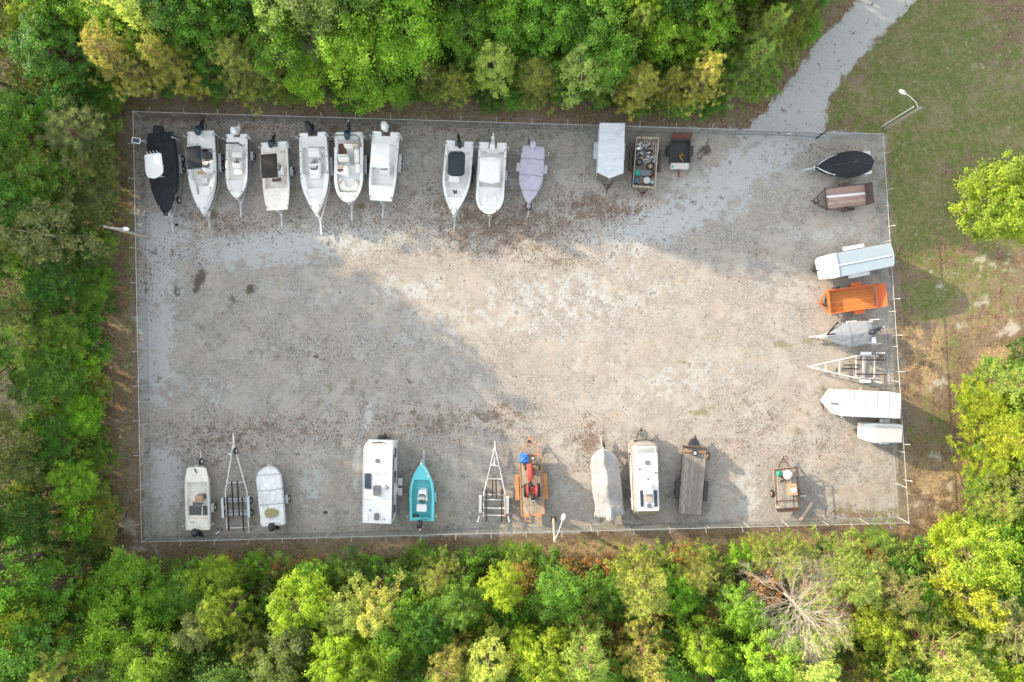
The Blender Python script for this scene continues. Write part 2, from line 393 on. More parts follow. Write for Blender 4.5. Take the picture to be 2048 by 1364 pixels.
def console(f, px, py, z0, L=.7, W=.75, h=.85, m=GEL, wheelm=MOTB, shield=True, aft=True, seatm=None, panel=True):
    c = f.l(px, py, z0+h); x, y = c.x, c.y
    b = MB(); b.loft([[(x-L/2, y-W/2, z0), (x+L/2+.12, y-W/2+.08, z0), (x+L/2+.12, y+W/2-.08, z0), (x-L/2, y+W/2, z0)],
                      [(x-L/2+.0, y-W/2, z0+h*.75), (x+L/2, y-W/2+.1, z0+h*.8), (x+L/2, y+W/2-.1, z0+h*.8), (x-L/2, y+W/2, z0+h*.75)],
                      [(x-L/2+.25, y-W/2+.03, z0+h), (x+L/2-.12, y-W/2+.12, z0+h), (x+L/2-.12, y+W/2-.12, z0+h), (x-L/2+.25, y+W/2-.03, z0+h)]])
    root = b.build('console', m, f.o, bevel=.03)
    if shield:
        b = MB(); pts = [(x-.05, y-W*.4), (x+.2, y-W*.3), (x+.24, y), (x+.2, y+W*.3), (x-.05, y+W*.4)]
        b.loft([[(a, c_, z0+h) for a, c_ in pts], [(a-.12, c_*.96+y*.04, z0+h+.3) for a, c_ in pts]], closed=False, caps=False); b.build('windscreen', GREY, root)
    if panel:
        b = MB(); xx = x-L/2+.1
        b.bar((x-L/2+.06, y-W*.3, z0+h*.84), (x-L/2+.06, y+W*.3, z0+h*.84), .1, .02)
        for q in (-.22, .0, .2): b.ell((x-L/2+.16, y+q*W/.75, z0+h*.93), (.05, .05, .02), 1, 10, 4)
        b.build('gauge', MOTB, root)
    b = MB(); a = Vector((x-L/2-.1, y+.03, z0+h*.88)); n = 14
    pt = [a+Vector((sin(.5)*0+cos(.9)*.17*sin(2*pi*i/n), .17*cos(2*pi*i/n), .17*sin(2*pi*i/n)*.75)) for i in range(n+1)]
    b.tube(pt, .016, 6)
    for i in range(3): k = int(i*n/3); b.tube([a, pt[k]], .01, 5)
    b.tube([a, a+Vector((.15, 0, -.03))], .02, 6); b.build('steering_wheel', wheelm, root)
    return root, x, y
def seatbox(f, px, py, z, L, W, h, m, cushion=None, back=False, name='seat', rz=0):
    c = f.l(px, py, z+h); M = Matrix.Translation((c.x, c.y, 0)) @ Matrix.Rotation(rz, 4, 'Z'); b = MB(M)
    b.prism(rrect(-L/2, L/2, -W/2, W/2, .06), z, z+h*.8); root = b.build(name, m, f.o, smooth=30)
    q = MB(M); q.prism(rrect(-L/2-.01, L/2+.01, -W/2-.01, W/2+.01, .09), z+h*.8+.005, z+h); q.build('cushion', cushion or m, root, smooth=30, bevel=.02)
    if back:
        q = MB(M); q.prism(rrect(-L/2-.1, -L/2+.03, -W/2, W/2, .05), z+h*.8, z+h+.28); q.build('backrest', cushion or m, root, smooth=30)
    return root
def hatch(f, px, py, z, L, W, m=LINER, name='hatch', th=.02, frame=True):
    c = f.l(px, py, z); b = MB(); b.prism(rrect(c.x-L/2, c.x+L/2, c.y-W/2, c.y+W/2, .05), z-.005, z+th)
    return b.build(name, m, f.o)
def cleats(f, d, ts, r=.022):
    for t in ts:
        for s in (-1, 1):
            b = MB(); x = d['X'](t); y = s*(d['hw'](t)-.07); zz = d['S'](t)+.02
            b.tube([(x-.09, y, zz+.03), (x+.09, y, zz+.03)], r, 6); b.box(x-.03, x+.03, y-.02, y+.02, zz-.02, zz+.03); b.build('cleat', BSTEEL, f.o)
def holders(f, d, pts):
    """flush rod holders in the gunwales"""
    for t, s in pts:
        b = MB(); x = d['X'](t); y = s*(d['hw'](t)-.075); zz = d['S'](t); b.tube([(x, y, zz-.02), (x, y, zz+.03)], .045, 8); b.build('rod_holder', BSTEEL, f.o)
def bow_rail(f, d, t0, t1, h=.25):
    for s in (-1, 1):
        b = MB(); tt = [t0+(t1-t0)*i/6 for i in range(7)]
        P = [(d['X'](t), s*max(d['hw'](t)-.06, .02), d['S'](t)+(h if 0 < i < 6 else 0)) for i, t in enumerate(tt)]
        b.tube(P, .014, 5)
        for i in (2, 4): b.tube([P[i], (P[i][0], P[i][1], P[i][2]-h)], .012, 5)
        b.build('bow_rail', CHROME, f.o)
def cover(f, B, shape, m, z=1.5, rise=.1, skirt=.32, ridge=.35, bumps=(), wr=.03, t0=-.02, t1=1.02, name='cover', straps=(), strapm=BSTEEL, sc=2.5, seed=0, ribs=None, over=.05, sag=0.0):
    L = f.L; hw = hwf(shape, B); X = lambda t: -L/2+L*t
    NU, NV = 70, 40
    def top(t, s):
        tc = min(max(t, 0), 1); r = ridge(tc) if callable(ridge) else ridge
        zz = z+rise*tc*tc+r*(1-abs(s)**1.25)
        for bt, bs, br, bl, bh in bumps:
            q = ((t-bt)/bl)**2+((s-bs)/br)**2; zz += bh*max(0, 1-q**.5)**1.0 if q < 1 else 0
        x = X(t); y = s*B/2
        v = noise.fractal(Vector((x*sc*.5, y*sc, seed)), 1.0, 2.0, 4)
        fold = abs(noise.noise(Vector((x*.9+y*1.5, y*1.8-x*.7, seed+5))))
        zz += wr*v*(1-abs(s)*.2)-wr*1.6*max(0, .12-fold)/.12
        if ribs:
            for rt in ribs: zz += .05*max(0, 1-abs(t-rt)/.02)*(1-abs(s)); 
            # sag between bows
        return zz
    def fn(u, v):
        t = t0+(t1-t0)*u; s = (v-.5)*2; e = .82
        h = hw(t)+over*(1 if t < .97 else .5)
        if t < 0: h = hw(0)*.98
        if abs(s) <= e:
            q = s/e; return (X(t), h*q, top(t, q))
        k = (abs(s)-e)/(1-e); sg = math.copysign(1, s)
        zb = top(t, sg); wv = .015*sin(X(t)*9+seed)+wr*.5*noise.noise(Vector((X(t)*3, sg, seed)))
        return (X(t), sg*(h+.02*sin(k*pi)-.06*k+wv*k), zb-skirt*k*(1+.25*noise.noise(Vector((X(t)*2, sg*3, seed+2)))))
    b = MB(); b.grid(fn, NU, NV)
    # close the ends with a hanging skirt
    for u in (0, 1):
        col = [fn(u, j/NV) for j in range(NV+1)]; dx = -.05 if u == 0 else .05
        zb = min(col[0][2], col[-1][2]); low = [(p[0]+dx, p[1], min(p[2], zb)) for p in col]
        b.loft([col, low], closed=False, caps=False)
    root = b.build(name, m, f.o, smooth=70)
    for st in straps:
        q = MB(); pts = []
        for j in range(NV+1):
            u = (st-t0)/(t1-t0); p = fn(u, j/NV); pts.append((p[0]+.03*sin(j/NV*pi), p[1]*1.006, p[2]+.014))
        q.tube(pts, .016, 5); q.build('strap', strapm, root)
    return root
# ---------------------------------------------------------------- boat trailers
def boat_trailer(f, xf, w=1.0, xr=None, xt=None, axles=(0,), r=.33, m=GALV, fm=None, guides=1.0, bunks='auto', spare=None, zr=.48, single=True, rim=WHITE, gh=1.0, tw=0, guidem=WPIPE, winch=True, cross=None, fw=.26, y0=0, rails=None, gx=None, sparez=.8, wo=.2, jack=True):
    """xf: coupler x, w: half width between the side rails"""
    L = f.L; xr = -L/2+.25 if xr is None else xr; xt = L*.12 if xt is None else xt; o = f.o; fm = fm or m
    b = MB(); q = .09
    if rails is None:
        xn = xf-1.2 if single else xf-.15
        rails = [[(xr, s*w, zr), (xt, s*w, zr), (xn, s*.07, zr), (xf-.9 if single else xf-.1, s*.05, zr)] for s in (-1, 1)]
    for rl in rails:
        for a, c in zip(rl, rl[1:]): b.bar(a, c, q*.8, q)
    if single: b.bar((xf-1.5, 0, zr+.0), (xf-.12, 0, zr-.04), .1, .12)
    b.bar((xf-.25, 0, zr-.02), (xf+.02, 0, zr-.02), .07, .07); b.ell((xf, 0, zr-.02), (.08, .05, .05), 1, 8, 6)
    def wat(x):
        rl = rails[1]
        for a, c in zip(rl, rl[1:]):
            x0, x1 = sorted((a[0], c[0]))
            if x0 <= x <= x1 and x1 > x0: return a[1]+(c[1]-a[1])*(x-a[0])/(c[0]-a[0])
        return w
    for x in (cross or (xr+.1, xt-.2, (xt+xf)/2-.6)):
        ww = abs(wat(x)); b.bar((x, -ww+.04, zr-.095), (x, ww-.04, zr-.095), .07, .08)
    b.build('frame', m, o, bevel=0)
    for ax in axles:
        b = MB(); b.bar((ax, -w-wo+.1, r), (ax, w+wo-.1, r), .07, .07); b.build('axle', m, o)
        for s in (-1, 1): wheel(o, ax, s*(w+wo), r, .2, rim)
    for s in (-1, 1):
        fender(o, min(axles)-r-.12, max(axles)+r+.12, s*(w+wo), fw, r*2+.1, fm)
    if bunks == 'auto': bunks = [(-L/2+.3, .7, L*.12, .7, zr+.22), (-L/2+.3, -.7, L*.12, -.7, zr+.22)]
    for x0, y0_, x1, y1, zb in bunks:
        b = MB(); b.bar((x0, y0_, zb), (x1, y1, zb), .1, .09); bo = b.build('bunk', BUNK, o)
        p = MB()
        for k in (.15, .85): xx = x0+(x1-x0)*k; yy = y0_+(y1-y0_)*k; p.bar((xx, yy, zr-.06), (xx, yy, zb-.05), .06, .06, up=(1, 0, 0))
        p.build('bracket', m, bo)
    if guides:
        gx_ = xr+.15 if gx is None else gx
        for s in (-1, 1):
            b = MB(); b.bar((gx_, s*(w-.0), zr-.04), (gx_, s*(w+.33), zr-.04), .05, .05); b.tube([(gx_, s*(w+.33), zr-.05), (gx_, s*(w+.34), zr+.3)], .02, 6)
            g = b.build('guide_bracket', m, o); b = MB(); b.tube([(gx_, s*(w+.34), zr+.25), (gx_, s*(w+.36), zr+.2+guides)], .04, 8); b.build('guide_post', guidem, g, smooth=60)
    if winch:
        xw = L/2+.12 if winch is True else winch; xw = min(xw, xf-.5)
        b = MB(); b.bar((xw, 0, zr), (xw-.1, 0, zr+.75), .08, .1); b.bar((xw+.45, 0, zr), (xw, 0, zr+.55), .05, .05); b.tube([(xw-.05, -.12, zr+.78), (xw-.05, .12, zr+.78)], .07, 10)
        b.tube([(xw-.05, .12, zr+.78), (xw-.05, .2, zr+.78), (xw+.1, .2, zr+.85)], .015, 5); b.build('winch_stand', m, o)
    if jack:
        b = MB(); b.tube([(xf-.75, .12, .15), (xf-.75, .12, 1.0)], .035, 8); b.tube([(xf-.75, .12, 1.0), (xf-.75, .28, 1.0)], .015, 5); b.ell((xf-.75, .12, .1), (.09, .04, .09), 1, 10, 6); b.build('jack', m, o)
    if spare:
        sx, sy = spare; b = MB(); b.bar((sx, 0, zr), (sx, sy, zr), .05, .05); b.build('spare_bracket', m, o)
        wheel(o, sx, sy, r*.92, .18, rim, z=sparez, name='spare_wheel')
    b = MB()
    for s in (-1, 1): b.box(xr-.06, xr-.0, s*w-.08, s*w+.08, zr-.07, zr+.06)
    b.build('tail_light', REDL, o)
def sub(f, name='boat_trailer', label='', group='boat trailers under parked boats'): return twin(f, name, label, 'trailer', group)
def mx(f, px, py, z=.45): return f.l(px, py, z).x
G1 = 'boats parked along the upper fence'
# B1 black-covered boat with white hard top -------------------------
f = Fr((319, 270), (331, 431), 1.5, 'covered_boat', 'long boat under a black cover with a white hard top above it', 'boat', G1)
boat(f, 2.45, 'v', [(0, 1, .05, .1)], z=1.45)
cover(f, 2.47, 'v', BLACKC, z=1.5, ridge=lambda t: .38*(1-.55*t) if t > .1 else .15, wr=.045, straps=(.18, .38, .62, .8), strapm=BLACKC, seed=1, t0=-.03, t1=1.0, skirt=.45, bumps=((.45, 0, .5, .16, .25),))
ttop(f, [(288.6, 309), (322, 305), (326.5, 343), (322, 350), (309, 357.5), (296, 355), (291, 346)], 3.3, WHITE, 1.8, r=.2, holders=4, legm=WPIPE, foot=(1.8, -.2, 0))
b = MB(); b.ell((-f.L/2-.35, .0, 1.75), (.42, .36, .42), .85, 16, 10); b.ell((-f.L/2-.5, .3, 1.6), (.25, .14, .3), .8, 12, 8); mo = b.build('outboard_motor', BLACKC, f.o, smooth=60)
b = MB(); b.loft([[(-f.L/2-.35+a*.2, y*.12, 1.5) for a, y in sq8], [(-f.L/2-.45+a*.12, y*.05, .6) for a, y in sq8]]); b.build('lower_unit', BLACKC, mo)
t = sub(f, label='tandem-axle galvanised trailer carrying the black-covered boat')
boat_trailer(t, mx(t, 346, 461), w=1.02, axles=(-1.6, -.72), spare=(mx(t, 354, 403), .92), guides=1.1, wo=.25)
# B2 -------------------------------------------------------------------
f = Fr((401, 262), (407, 429), 1.45, 'motorboat', 'white centre-console boat with a square black canvas top, its black motor tilted up', 'boat', G1)
d = boat(f, 2.52, 'v', [(0, .21, .1, .12), (.21, .58, .55, .2), (.58, .64, .42, .42), (.64, .76, .30, .5), (.76, 1, .03, .12)], rise=.2)
cleats(f, d, (.05, .5, .93)); holders(f, d, [(.25, 1), (.5, 1), (.52, -1), (.25, -1)]); bow_rail(f, d, .74, .97, .2)
c_, x, y = console(f, 412, 330, .95, 1.0, .95, .95, shield=True)
seatbox(f, 405, 307, .95, .55, .9, .75, GREY, MOTB, True); seatbox(f, 404, 345, .95, .3, .8, .5, GEL, TAN)
ttop(f, [(371, 294), (402, 291), (405, 336), (374.5, 339)], 3.35, BLACKC, 1.7, r=.16, holders=5, rimm=GREY, legm=MOTB, foot=(1.75, x-.1, y))
seatbox(f, 409, 362, 1.1, .5, .5, .12, LINER, None, name='hatch'); hatch(f, 409, 374, 1.6, .1, .9, GREY, name='step'); hatch(f, 409, 382, 1.62, .8, .95)
for s in (-.55, .55): hatch(f, 401+s*22, 276, 1.36, .3, .55)
outboard(f.o, -f.L/2-.2, .05, 1.45, MOTN, 62, 1.15, yaw=-12, leg=MOTB)
b = MB(); b.tube([(-f.L/2-.1, .55, 1.4), (-f.L/2-.7, .5, 1.7), (-f.L/2-1.3, .2, 1.6)], .05, 6); b.tube([(-f.L/2-.1, -.4, 1.5), (-f.L/2-.75, -1.15, 2.1)], .035, 6); b.build('power_pole_anchor', MOTB, f.o)
t = sub(f, label='galvanised tandem trailer under the black-topped centre-console boat')
boat_trailer(t, mx(t, 418, 456), w=1.04, axles=(-1.5, -.65), guides=1.0, wo=.24)
# B3 -------------------------------------------------------------------
f = Fr((473.5, 268), (473, 396), 1.35, 'motorboat', 'small white rounded-bow boat with a folded black bimini frame and white motor', 'boat', G1)
d = boat(f, 1.93, 'round', [(0, .15, .12, .12), (.15, .72, .5, .15), (.72, .90, .16, .18), (.90, 1, .02, .1)], z=1.35, draft=.7, notch=(.3, .05))
cleats(f, d, (.06, .9)); holders(f, d, [(.25, -1), (.4, -1), (.56, -1), (.72, -1), (.25, 1)])
seatbox(f, 473, 309, .9, .45, .85, .55, CREAM, CREAM)
c_, x, y = console(f, 472, 328, .88, .55, .75, .75, shield=False); b = MB(); b.prism(rrect(x+.35, x+.8, y-.35, y+.35, .18), .88, 1.25); b.build('seat', LINER, f.o, smooth=30)
b = MB(); xa = f.l(460, 292, 2.2).x
P = [(-.95, xa+.7, 1.35), (-1.02, xa-.05, 2.1), (-.85, xa-.2, 2.4), (.6, xa-.2, 2.4), (.85, xa+.0, 2.1)]
b.tube([(xx, yy-.0, zz) for yy, xx, zz in P], [.02, .06, .07, .07, .05], 8); b.tube([(xa+.0, .85, 2.1), (xa+.7, .9, 1.35)], .02, 6); b.build('bimini_frame', MOTB, f.o, smooth=60)
outboard(f.o, -f.L/2-.1, -.02, 1.4, MOTW, 20, 1.1)
t = sub(f, label='single-axle galvanised trailer under the small rounded-bow boat')
boat_trailer(t, mx(t, 483, 434), w=.82, axles=(-1.1,), guides=.9, wo=.25)
# B4 -------------------------------------------------------------------
f = Fr((547.5, 284), (555, 420), 1.3, 'skiff', 'square-bowed cream skiff with a white-edged brown-black bimini', 'boat', G1)
d = boat(f, 2.33, 'square', [(0, .13, .1, .12), (.13, .68, .45, .16), (.68, 1, .02, .08)], z=1.3, hullm=GEL, linm=LINERC, draft=.6, rise=.08, notch=(.36, .07))
cleats(f, d, (.04, .95)); 
c_, x, y = console(f, 556, 337, .88, .6, .7, .8, m=GEL); seatbox(f, 553, 359, .88, .35, .8, .35, CREAM, CARPET)
ttop(f, [(520, 309), (554, 306), (557, 355.5), (523, 357.5)], 2.75, BROWNC, 1.3, r=.12, crown=.1, rimm=WPIPE, foot=(1.3, -.6, 0), name='bimini')
outboard(f.o, -f.L/2+.05, -.05, 1.35, MOTN, 55, 1.0, yaw=-8, leg=MOTB)
t = sub(f, label='single-axle galvanised trailer under the square-bowed cream skiff')
boat_trailer(t, mx(t, 563, 454), w=.95, axles=(-.55,), guides=.9, wo=.25)
# B5 -------------------------------------------------------------------
f = Fr((625, 265), (633, 429), 1.45, 'motorboat', 'large open white centre-console boat without any top, on a white forked tongue', 'boat', G1)
d = boat(f, 2.5, 'vf', [(0, .17, .12, .1), (.17, .50, .55, .2), (.50, .68, .40, .42), (.68, .80, .12, .3), (.80, 1, .03, .1)], rise=.2, notch=(.42, .045))
cleats(f, d, (.04, .5, .9)); holders(f, d, [(.22, 1), (.3, 1), (.5, 1), (.22, -1), (.3, -1), (.55, -1)]); bow_rail(f, d, .8, .98, .15)
console(f, 628, 335, .95, 1.1, .95, .95); seatbox(f, 627, 307, .95, .6, .95, .75, GEL, LINER, True); seatbox(f, 630, 350, .95, .5, .8, .45, GEL)
b = MB(); b.bar((-f.L/2, -.35, 1.4), (-f.L/2, .35, 1.4), .25, .3); b.build('motor_bracket', BSTEEL, f.o)
outboard(f.o, -f.L/2-.25, -.15, 1.45, MOTB, 12, 1.25, yaw=6)
t = sub(f, label='white painted tandem trailer with forked tongue under the open centre-console boat')
boat_trailer(t, mx(t, 642, 468), w=1.03, m=WHITE, fm=GALV, axles=(-1.2, -.35), guides=1.1, wo=.26)
# B6 deck boat ------------------------------------------------------------
f = Fr((697.5, 264), (697, 405), 1.5, 'deck_boat', 'white oval deck boat with open brown and tan seating', 'boat', G1)
d = boat(f, 2.5, 'deck', [(0, .1, .06, .12), (.1, .86, .45, .24), (.86, 1, .02, .1)], z=1.5, linm=LINER)
cleats(f, d, (.05, .93)); b = MB()
fl = lambda *p: f.poly(p, 1.08)
b.prism(roundpoly(fl((676, 287), (690, 287), (692, 300), (705, 305), (705, 330), (698, 372), (688, 372), (692, 333), (676, 325)), .15), 1.05, 1.062); b.build('floor_carpet', CARPET, f.o)
b = MB(); b.prism(roundpoly(fl((692, 301), (709, 303), (711, 345), (704, 374), (690, 376), (699, 335), (699, 318)), .15), 1.062, 1.075); b.build('floor_mat', LGREY, f.o)
def bench(pts, z0, z1, m, r=.15, name='bench_seat'): q = MB(); q.prism(roundpoly(f.poly(pts, z1), r), z0, z1); return q.build(name, m, f.o, smooth=30, bevel=.03)
bench([(686, 284), (716, 284), (716, 297), (703, 297), (697, 298), (688, 295)], 1.06, 1.42, CREAM); bench([(687, 285), (716, 285), (716, 288.5), (687, 287)], 1.42, 1.50, TAN, .05, 'seat_stripe')
bench([(708, 298), (718, 298), (719, 325), (709, 325)], 1.06, 1.42, CREAM); bench([(704, 293), (715, 292), (715, 295), (707, 297.5)], 1.42, 1.49, TAN, .04, 'seat_stripe')
bench([(711, 328), (719, 328), (719, 345), (711, 345)], 1.06, 1.75, CREAM, .05, 'side_console')
s_ = bench([(674, 308), (695, 308), (697, 314), (696, 323), (677, 323.5)], 1.06, 1.6, CREAM, .12, 'helm_seat')
bench([(677, 312), (694, 311.5), (694, 313), (677, 313.5)], 1.6, 1.66, LGREY, .03, 'seat_stripe')
bench([(672, 331), (694, 331), (696, 338), (695, 352), (672, 346)], 1.06, 1.85, GEL, .15, 'helm_console'); bench([(673.5, 337), (687, 337), (685, 343), (676, 344)], 1.85, 1.9, CARPET, .1, 'dashboard'); bench([(673.5, 332), (688, 331.6), (688, 335.5), (674, 336)], 1.85, 1.89, TAN, .05, 'dashboard_top')
bench([(677, 357), (684, 356), (692, 374), (706, 374), (712, 366), (716, 357), (717, 372), (711, 381), (684, 381), (677, 370)], 1.06, 1.36, CREAM, .12)
bench([(678, 366), (684, 358), (685, 360), (680, 369)], 1.36, 1.42, TAN, .04, 'seat_stripe'); bench([(711, 356), (717, 364), (716.5, 368), (712, 361)], 1.36, 1.42, TAN, .04, 'seat_stripe')
b = MB(); xa = f.l(690, 271, 1.9).x; b.tube([(xa+.9, -1.2, 1.55), (xa+.1, -1.2, 1.85), (xa-.05, -.9, 1.9), (xa-.05, .7, 1.9), (xa+.15, 1.0, 1.85), (xa+.9, 1.1, 1.55)], .045, 7); b.build('bimini_frame', CARPET, f.o, smooth=60)
for px in (686.5, 706.5): hatch(f, px, 391, 1.6, .16, .16, LGREY, name='deck_vent')
outboard(f.o, -f.L/2+.1, 0, 1.5, MOTN, 58, 1.2, leg=MOTN)
t = sub(f, label='tandem trailer with black wheels under the oval deck boat')
boat_trailer(t, mx(t, 702, 439), w=1.03, axles=(-.9, -.05), guides=1.0, wo=.24, rim=GREY)
# B7 ----------------------------------------------------------------------
f = Fr((772, 263.5), (762, 402), 1.4, 'skiff', 'square-bowed white boat shaded by a flat rectangular white hard top', 'boat', G1)
d = boat(f, 2.36, 'square', [(0, .17, .1, .12), (.17, .78, .5, .17), (.78, 1, .02, .08)], z=1.4, draft=.75, rise=.12, notch=(.4, .06))
cleats(f, d, (.04, .95)); holders(f, d, [(.05, 1), (.09, 1), (.13, 1), (.05, -1), (.09, -1), (.13, -1), (.25, 1)])
console(f, 768, 335, .95, .7, .9, .9); seatbox(f, 769, 343, .92, .35, .85, .4, GEL, LINER)
ttop(f, [(744, 286), (780, 287), (778, 336), (765, 337), (742, 333.5)], 3.2, WHITE, 1.7, r=.05, legm=WPIPE, foot=(1.6, -.5, 0))
outboard(f.o, -f.L/2-.15, -.05, 1.5, MOTW, 8, 1.2, leg=MOTW)
t = sub(f, label='tandem galvanised trailer under the boat with the flat white hard top')
boat_trailer(t, mx(t, 762, 435), w=1.0, axles=(-1.0, -.2), guides=.9, wo=.26)
# B8 ----------------------------------------------------------------------
f = Fr((919.5, 282), (907, 431), 1.4, 'motorboat', 'slim pointed white boat with an oblong dark green canvas top', 'boat', G1)
d = boat(f, 2.42, 'teal', [(0, .13, .1, .1), (.13, .62, .5, .18), (.62, .76, .3, .22), (.76, .92, .08, .14), (.92, 1, .02, .05)], z=1.4, rise=.2, notch=(.4, .07))
cleats(f, d, (.04, .93)); holders(f, d, [(.22, 1), (.22, -1)]); console(f, 911, 338, .95, .7, .8, .85); seatbox(f, 908, 358, 1.0, .45, .9, .35, GEL)
ttop(f, [(896.5, 307), (903, 302.5), (925, 302.5), (930.5, 308), (929, 349), (921, 352.5), (903, 352), (894.5, 347)], 2.75, DARKGREEN, 1.6, r=.22, crown=.16, foot=(1.6, -.5, .1), name='bimini')
b = MB(); q = f.l(909, 384, 1.35); [b.ell((q.x+rnd.uniform(-.12, .12), q.y+rnd.uniform(-.25, .25), 1.33), (.09, .07, .04), 1, 6, 4) for i in range(7)]; b.build('coiled_line', MOTB, f.o)
outboard(f.o, -f.L/2+.12, .0, 1.45, MOTB, 62, 1.0, yaw=14)
t = sub(f, label='galvanised trailer under the pointed boat with dark green top')
boat_trailer(t, mx(t, 909, 460), w=.98, axles=(-1.0, -.2), guides=.8, wo=.2, rim=GALV, fm=MOTB)
# B9 ----------------------------------------------------------------------
f = Fr((986, 285), (978, 428), 1.4, 'motorboat', 'round-bowed white bay boat with a domed white canvas top, between the green-topped and lavender-covered boats', 'boat', G1)
f.o['label'] = 'round-bowed bay boat with domed white top, beside the lavender-covered boat'
d = boat(f, 2.38, 'bay', [(0, .12, .1, .12), (.12, .62, .55, .18), (.62, .9, .14, .2), (.9, 1, .02, .1)], z=1.4, linm=LINER, notch=(.35, .08))
cleats(f, d, (.04, .95)); holders(f, d, [(.1, 1), (.1, -1), (.22, 1), (.22, -1)]); console(f, 981, 352, .9, .7, .9, .9)
ttop(f, [(960, 314), (980, 312), (1001, 315), (1000, 364), (982, 368), (959, 362)], 2.85, WHITE, 1.6, r=.2, crown=.16, foot=(1.5, -.3, 0), name='bimini')
for px in (970, 988): hatch(f, px, 397, 1.37, .5, .4, LINER)
seatbox(f, 986, 301, .95, .4, 1.0, .5, LINER)
outboard(f.o, -f.L/2+.15, 0, 1.45, MOTW, 66, 1.1, yaw=2, leg=MOTW)
t = sub(f, label='single-axle galvanised trailer under the round-bowed bay boat')
boat_trailer(t, mx(t, 979, 452), w=1.0, axles=(-.5,), guides=1.0, wo=.2)
# B10 ---------------------------------------------------------------------
f = Fr((1067, 295), (1057, 408), 1.35, 'covered_boat', 'small boat wrapped in a lavender cover held by dark straps', 'boat', G1)
boat(f, 1.95, 'v', [(0, 1, .05, .1)], z=1.32)
cover(f, 1.98, 'v', LAV, z=1.36, ridge=lambda t: .2+.22*max(0, 1-abs(t-.45)/.5), wr=.035, straps=(.21, .5, .76), seed=4, skirt=.4)
b = MB(); b.ell((-f.L/2-.15, -.05, 1.7), (.36, .28, .3), .9, 14, 8); mo = b.build('outboard_motor', LAV, f.o, smooth=60); b = MB(); b.tube([(-f.L/2-.2, -.4, 1.35), (-f.L/2-.75, -.5, 1.35)], [.07, .05], 8); b.build('lower_unit', MOTB, mo)
t = sub(f, label='galvanised trailer with upright front spare, under the lavender-covered boat')
boat_trailer(t, mx(t, 1055, 432), w=.98, axles=(-.85,), guides=.9, wo=.2, gh=.7, fw=.3)
wheel(t.o, mx(t, 1056, 413, .8), .0, .3, .2, CHROME, z=.75, flat=True, name='spare_wheel')
# B11 black cover right column -------------------------------------------
f = Fr((1743, 324), (1632, 333), 1.4, 'covered_boat', 'leaf-shaped boat under a black cover peaked by a central pole, by the gate corner', 'boat', 'boats parked along the right-hand fence')
boat(f, 1.9, 'teal', [(0, 1, .05, .1)], z=1.3)
def lens(t): return 1.06*sin(min(1, max(0, (t+.10)/1.1))**.8*pi)**.75+.05
_h = hwf
hwf = lambda s, B: (lambda t: lens(t)) if s == 'lens' else _h(s, B)
cv = cover(f, 2.0, 'lens', BLACKC, z=1.3, rise=.0, ridge=lambda t: .18+.85*max(0, 1-abs(t-.36)/.62), wr=.03, sc=1.2, seed=6, skirt=.4, t0=0, t1=1, over=0)
FOLD = mat('ridge_highlight_canvas', (.045, .052, .06), .9); ap = Vector((-f.L/2+.36*f.L, 0, 2.37))  # paler grey tubes paint the light along the cover's ridges
for tt_, sg_ in ((.02, .3), (.02, -.5), (.15, 1), (.2, -1), (.33, 1), (.36, -1), (.5, 1), (.52, -1), (.64, 1), (.66, -1), (.98, .2)):
    b = MB(); n_ = 14; P_ = []
    for i in range(n_+1):
        u = i/n_; t_ = .36+(tt_-.36)*u; x_ = -f.L/2+t_*f.L; y_ = sg_*u*lens(t_)*.95; s_ = min(1, abs(y_)/max(lens(t_), .01)); P_.append((x_, y_, 1.3+(.18+.85*max(0, 1-abs(t_-.36)/.62))*(1-s_**1.25)+.012))
    b.tube(P_, [.03*(1-i/n_*.6) for i in range(n_+1)], 5); b.build('seam', FOLD, cv, smooth=60)
t = sub(f, label='galvanised trailer under the peaked black boat cover near the gate corner')
boat_trailer(t, mx(t, 1606, 341), w=.7, axles=(-.6,), guides=.6, wo=.15)
# B12 grey covered ---------------------------------------------------------
f = Fr((1748, 664), (1650, 672), 1.3, 'covered_boat', 'aluminium fishing boat half covered in grey canvas, pointing at the yard', 'boat', 'boats parked along the right-hand fence')
f.o['label'] = 'aluminium fishing boat under two-piece grey canvas, its motor bare'
d = boat(f, 1.95, 'v', [(0, .14, .2, .1), (.14, 1, .05, .1)], z=1.25, hullm=ALU, linm=ALU)
cover(f, 1.97, 'v', GREYC, z=1.3, ridge=lambda t: .1 if t < .12 else (.32 if t < .5 else .32-.3*(t-.5)), wr=.014, seed=9, t0=.13, t1=.97, skirt=.3, straps=(.5,), strapm=GREYC)
b = MB(); b.bar((f.L/2-.1, -.1, 1.42), (f.L*.22, -1.1, 1.42), .1, .1); b.tube([(f.L/2-.1, -.1, 1.5), (f.L/2-.7, -.15, 1.6)], .05, 6); b.build('trolling_motor', MOTB, f.o)
outboard(f.o, -f.L/2+.05, -.1, 1.35, MOTB, 62, .95, yaw=18); seatbox(f, 1748, 680, .9, .35, .5, .4, ALU, GEL)
t = sub(f, label='white-tongued trailer under the grey-covered fishing boat')
boat_trailer(t, mx(t, 1619, 674.6), w=.8, axles=(-.6,), guides=0, wo=.15, m=WHITE)
for s in (-1, 1):
    b = MB(); b.tube([(-1.9, s*1.02, .9), (-2.7, s*1.02, 1.0)], .04, 8); b.build('guide_post', WPIPE, t.o)
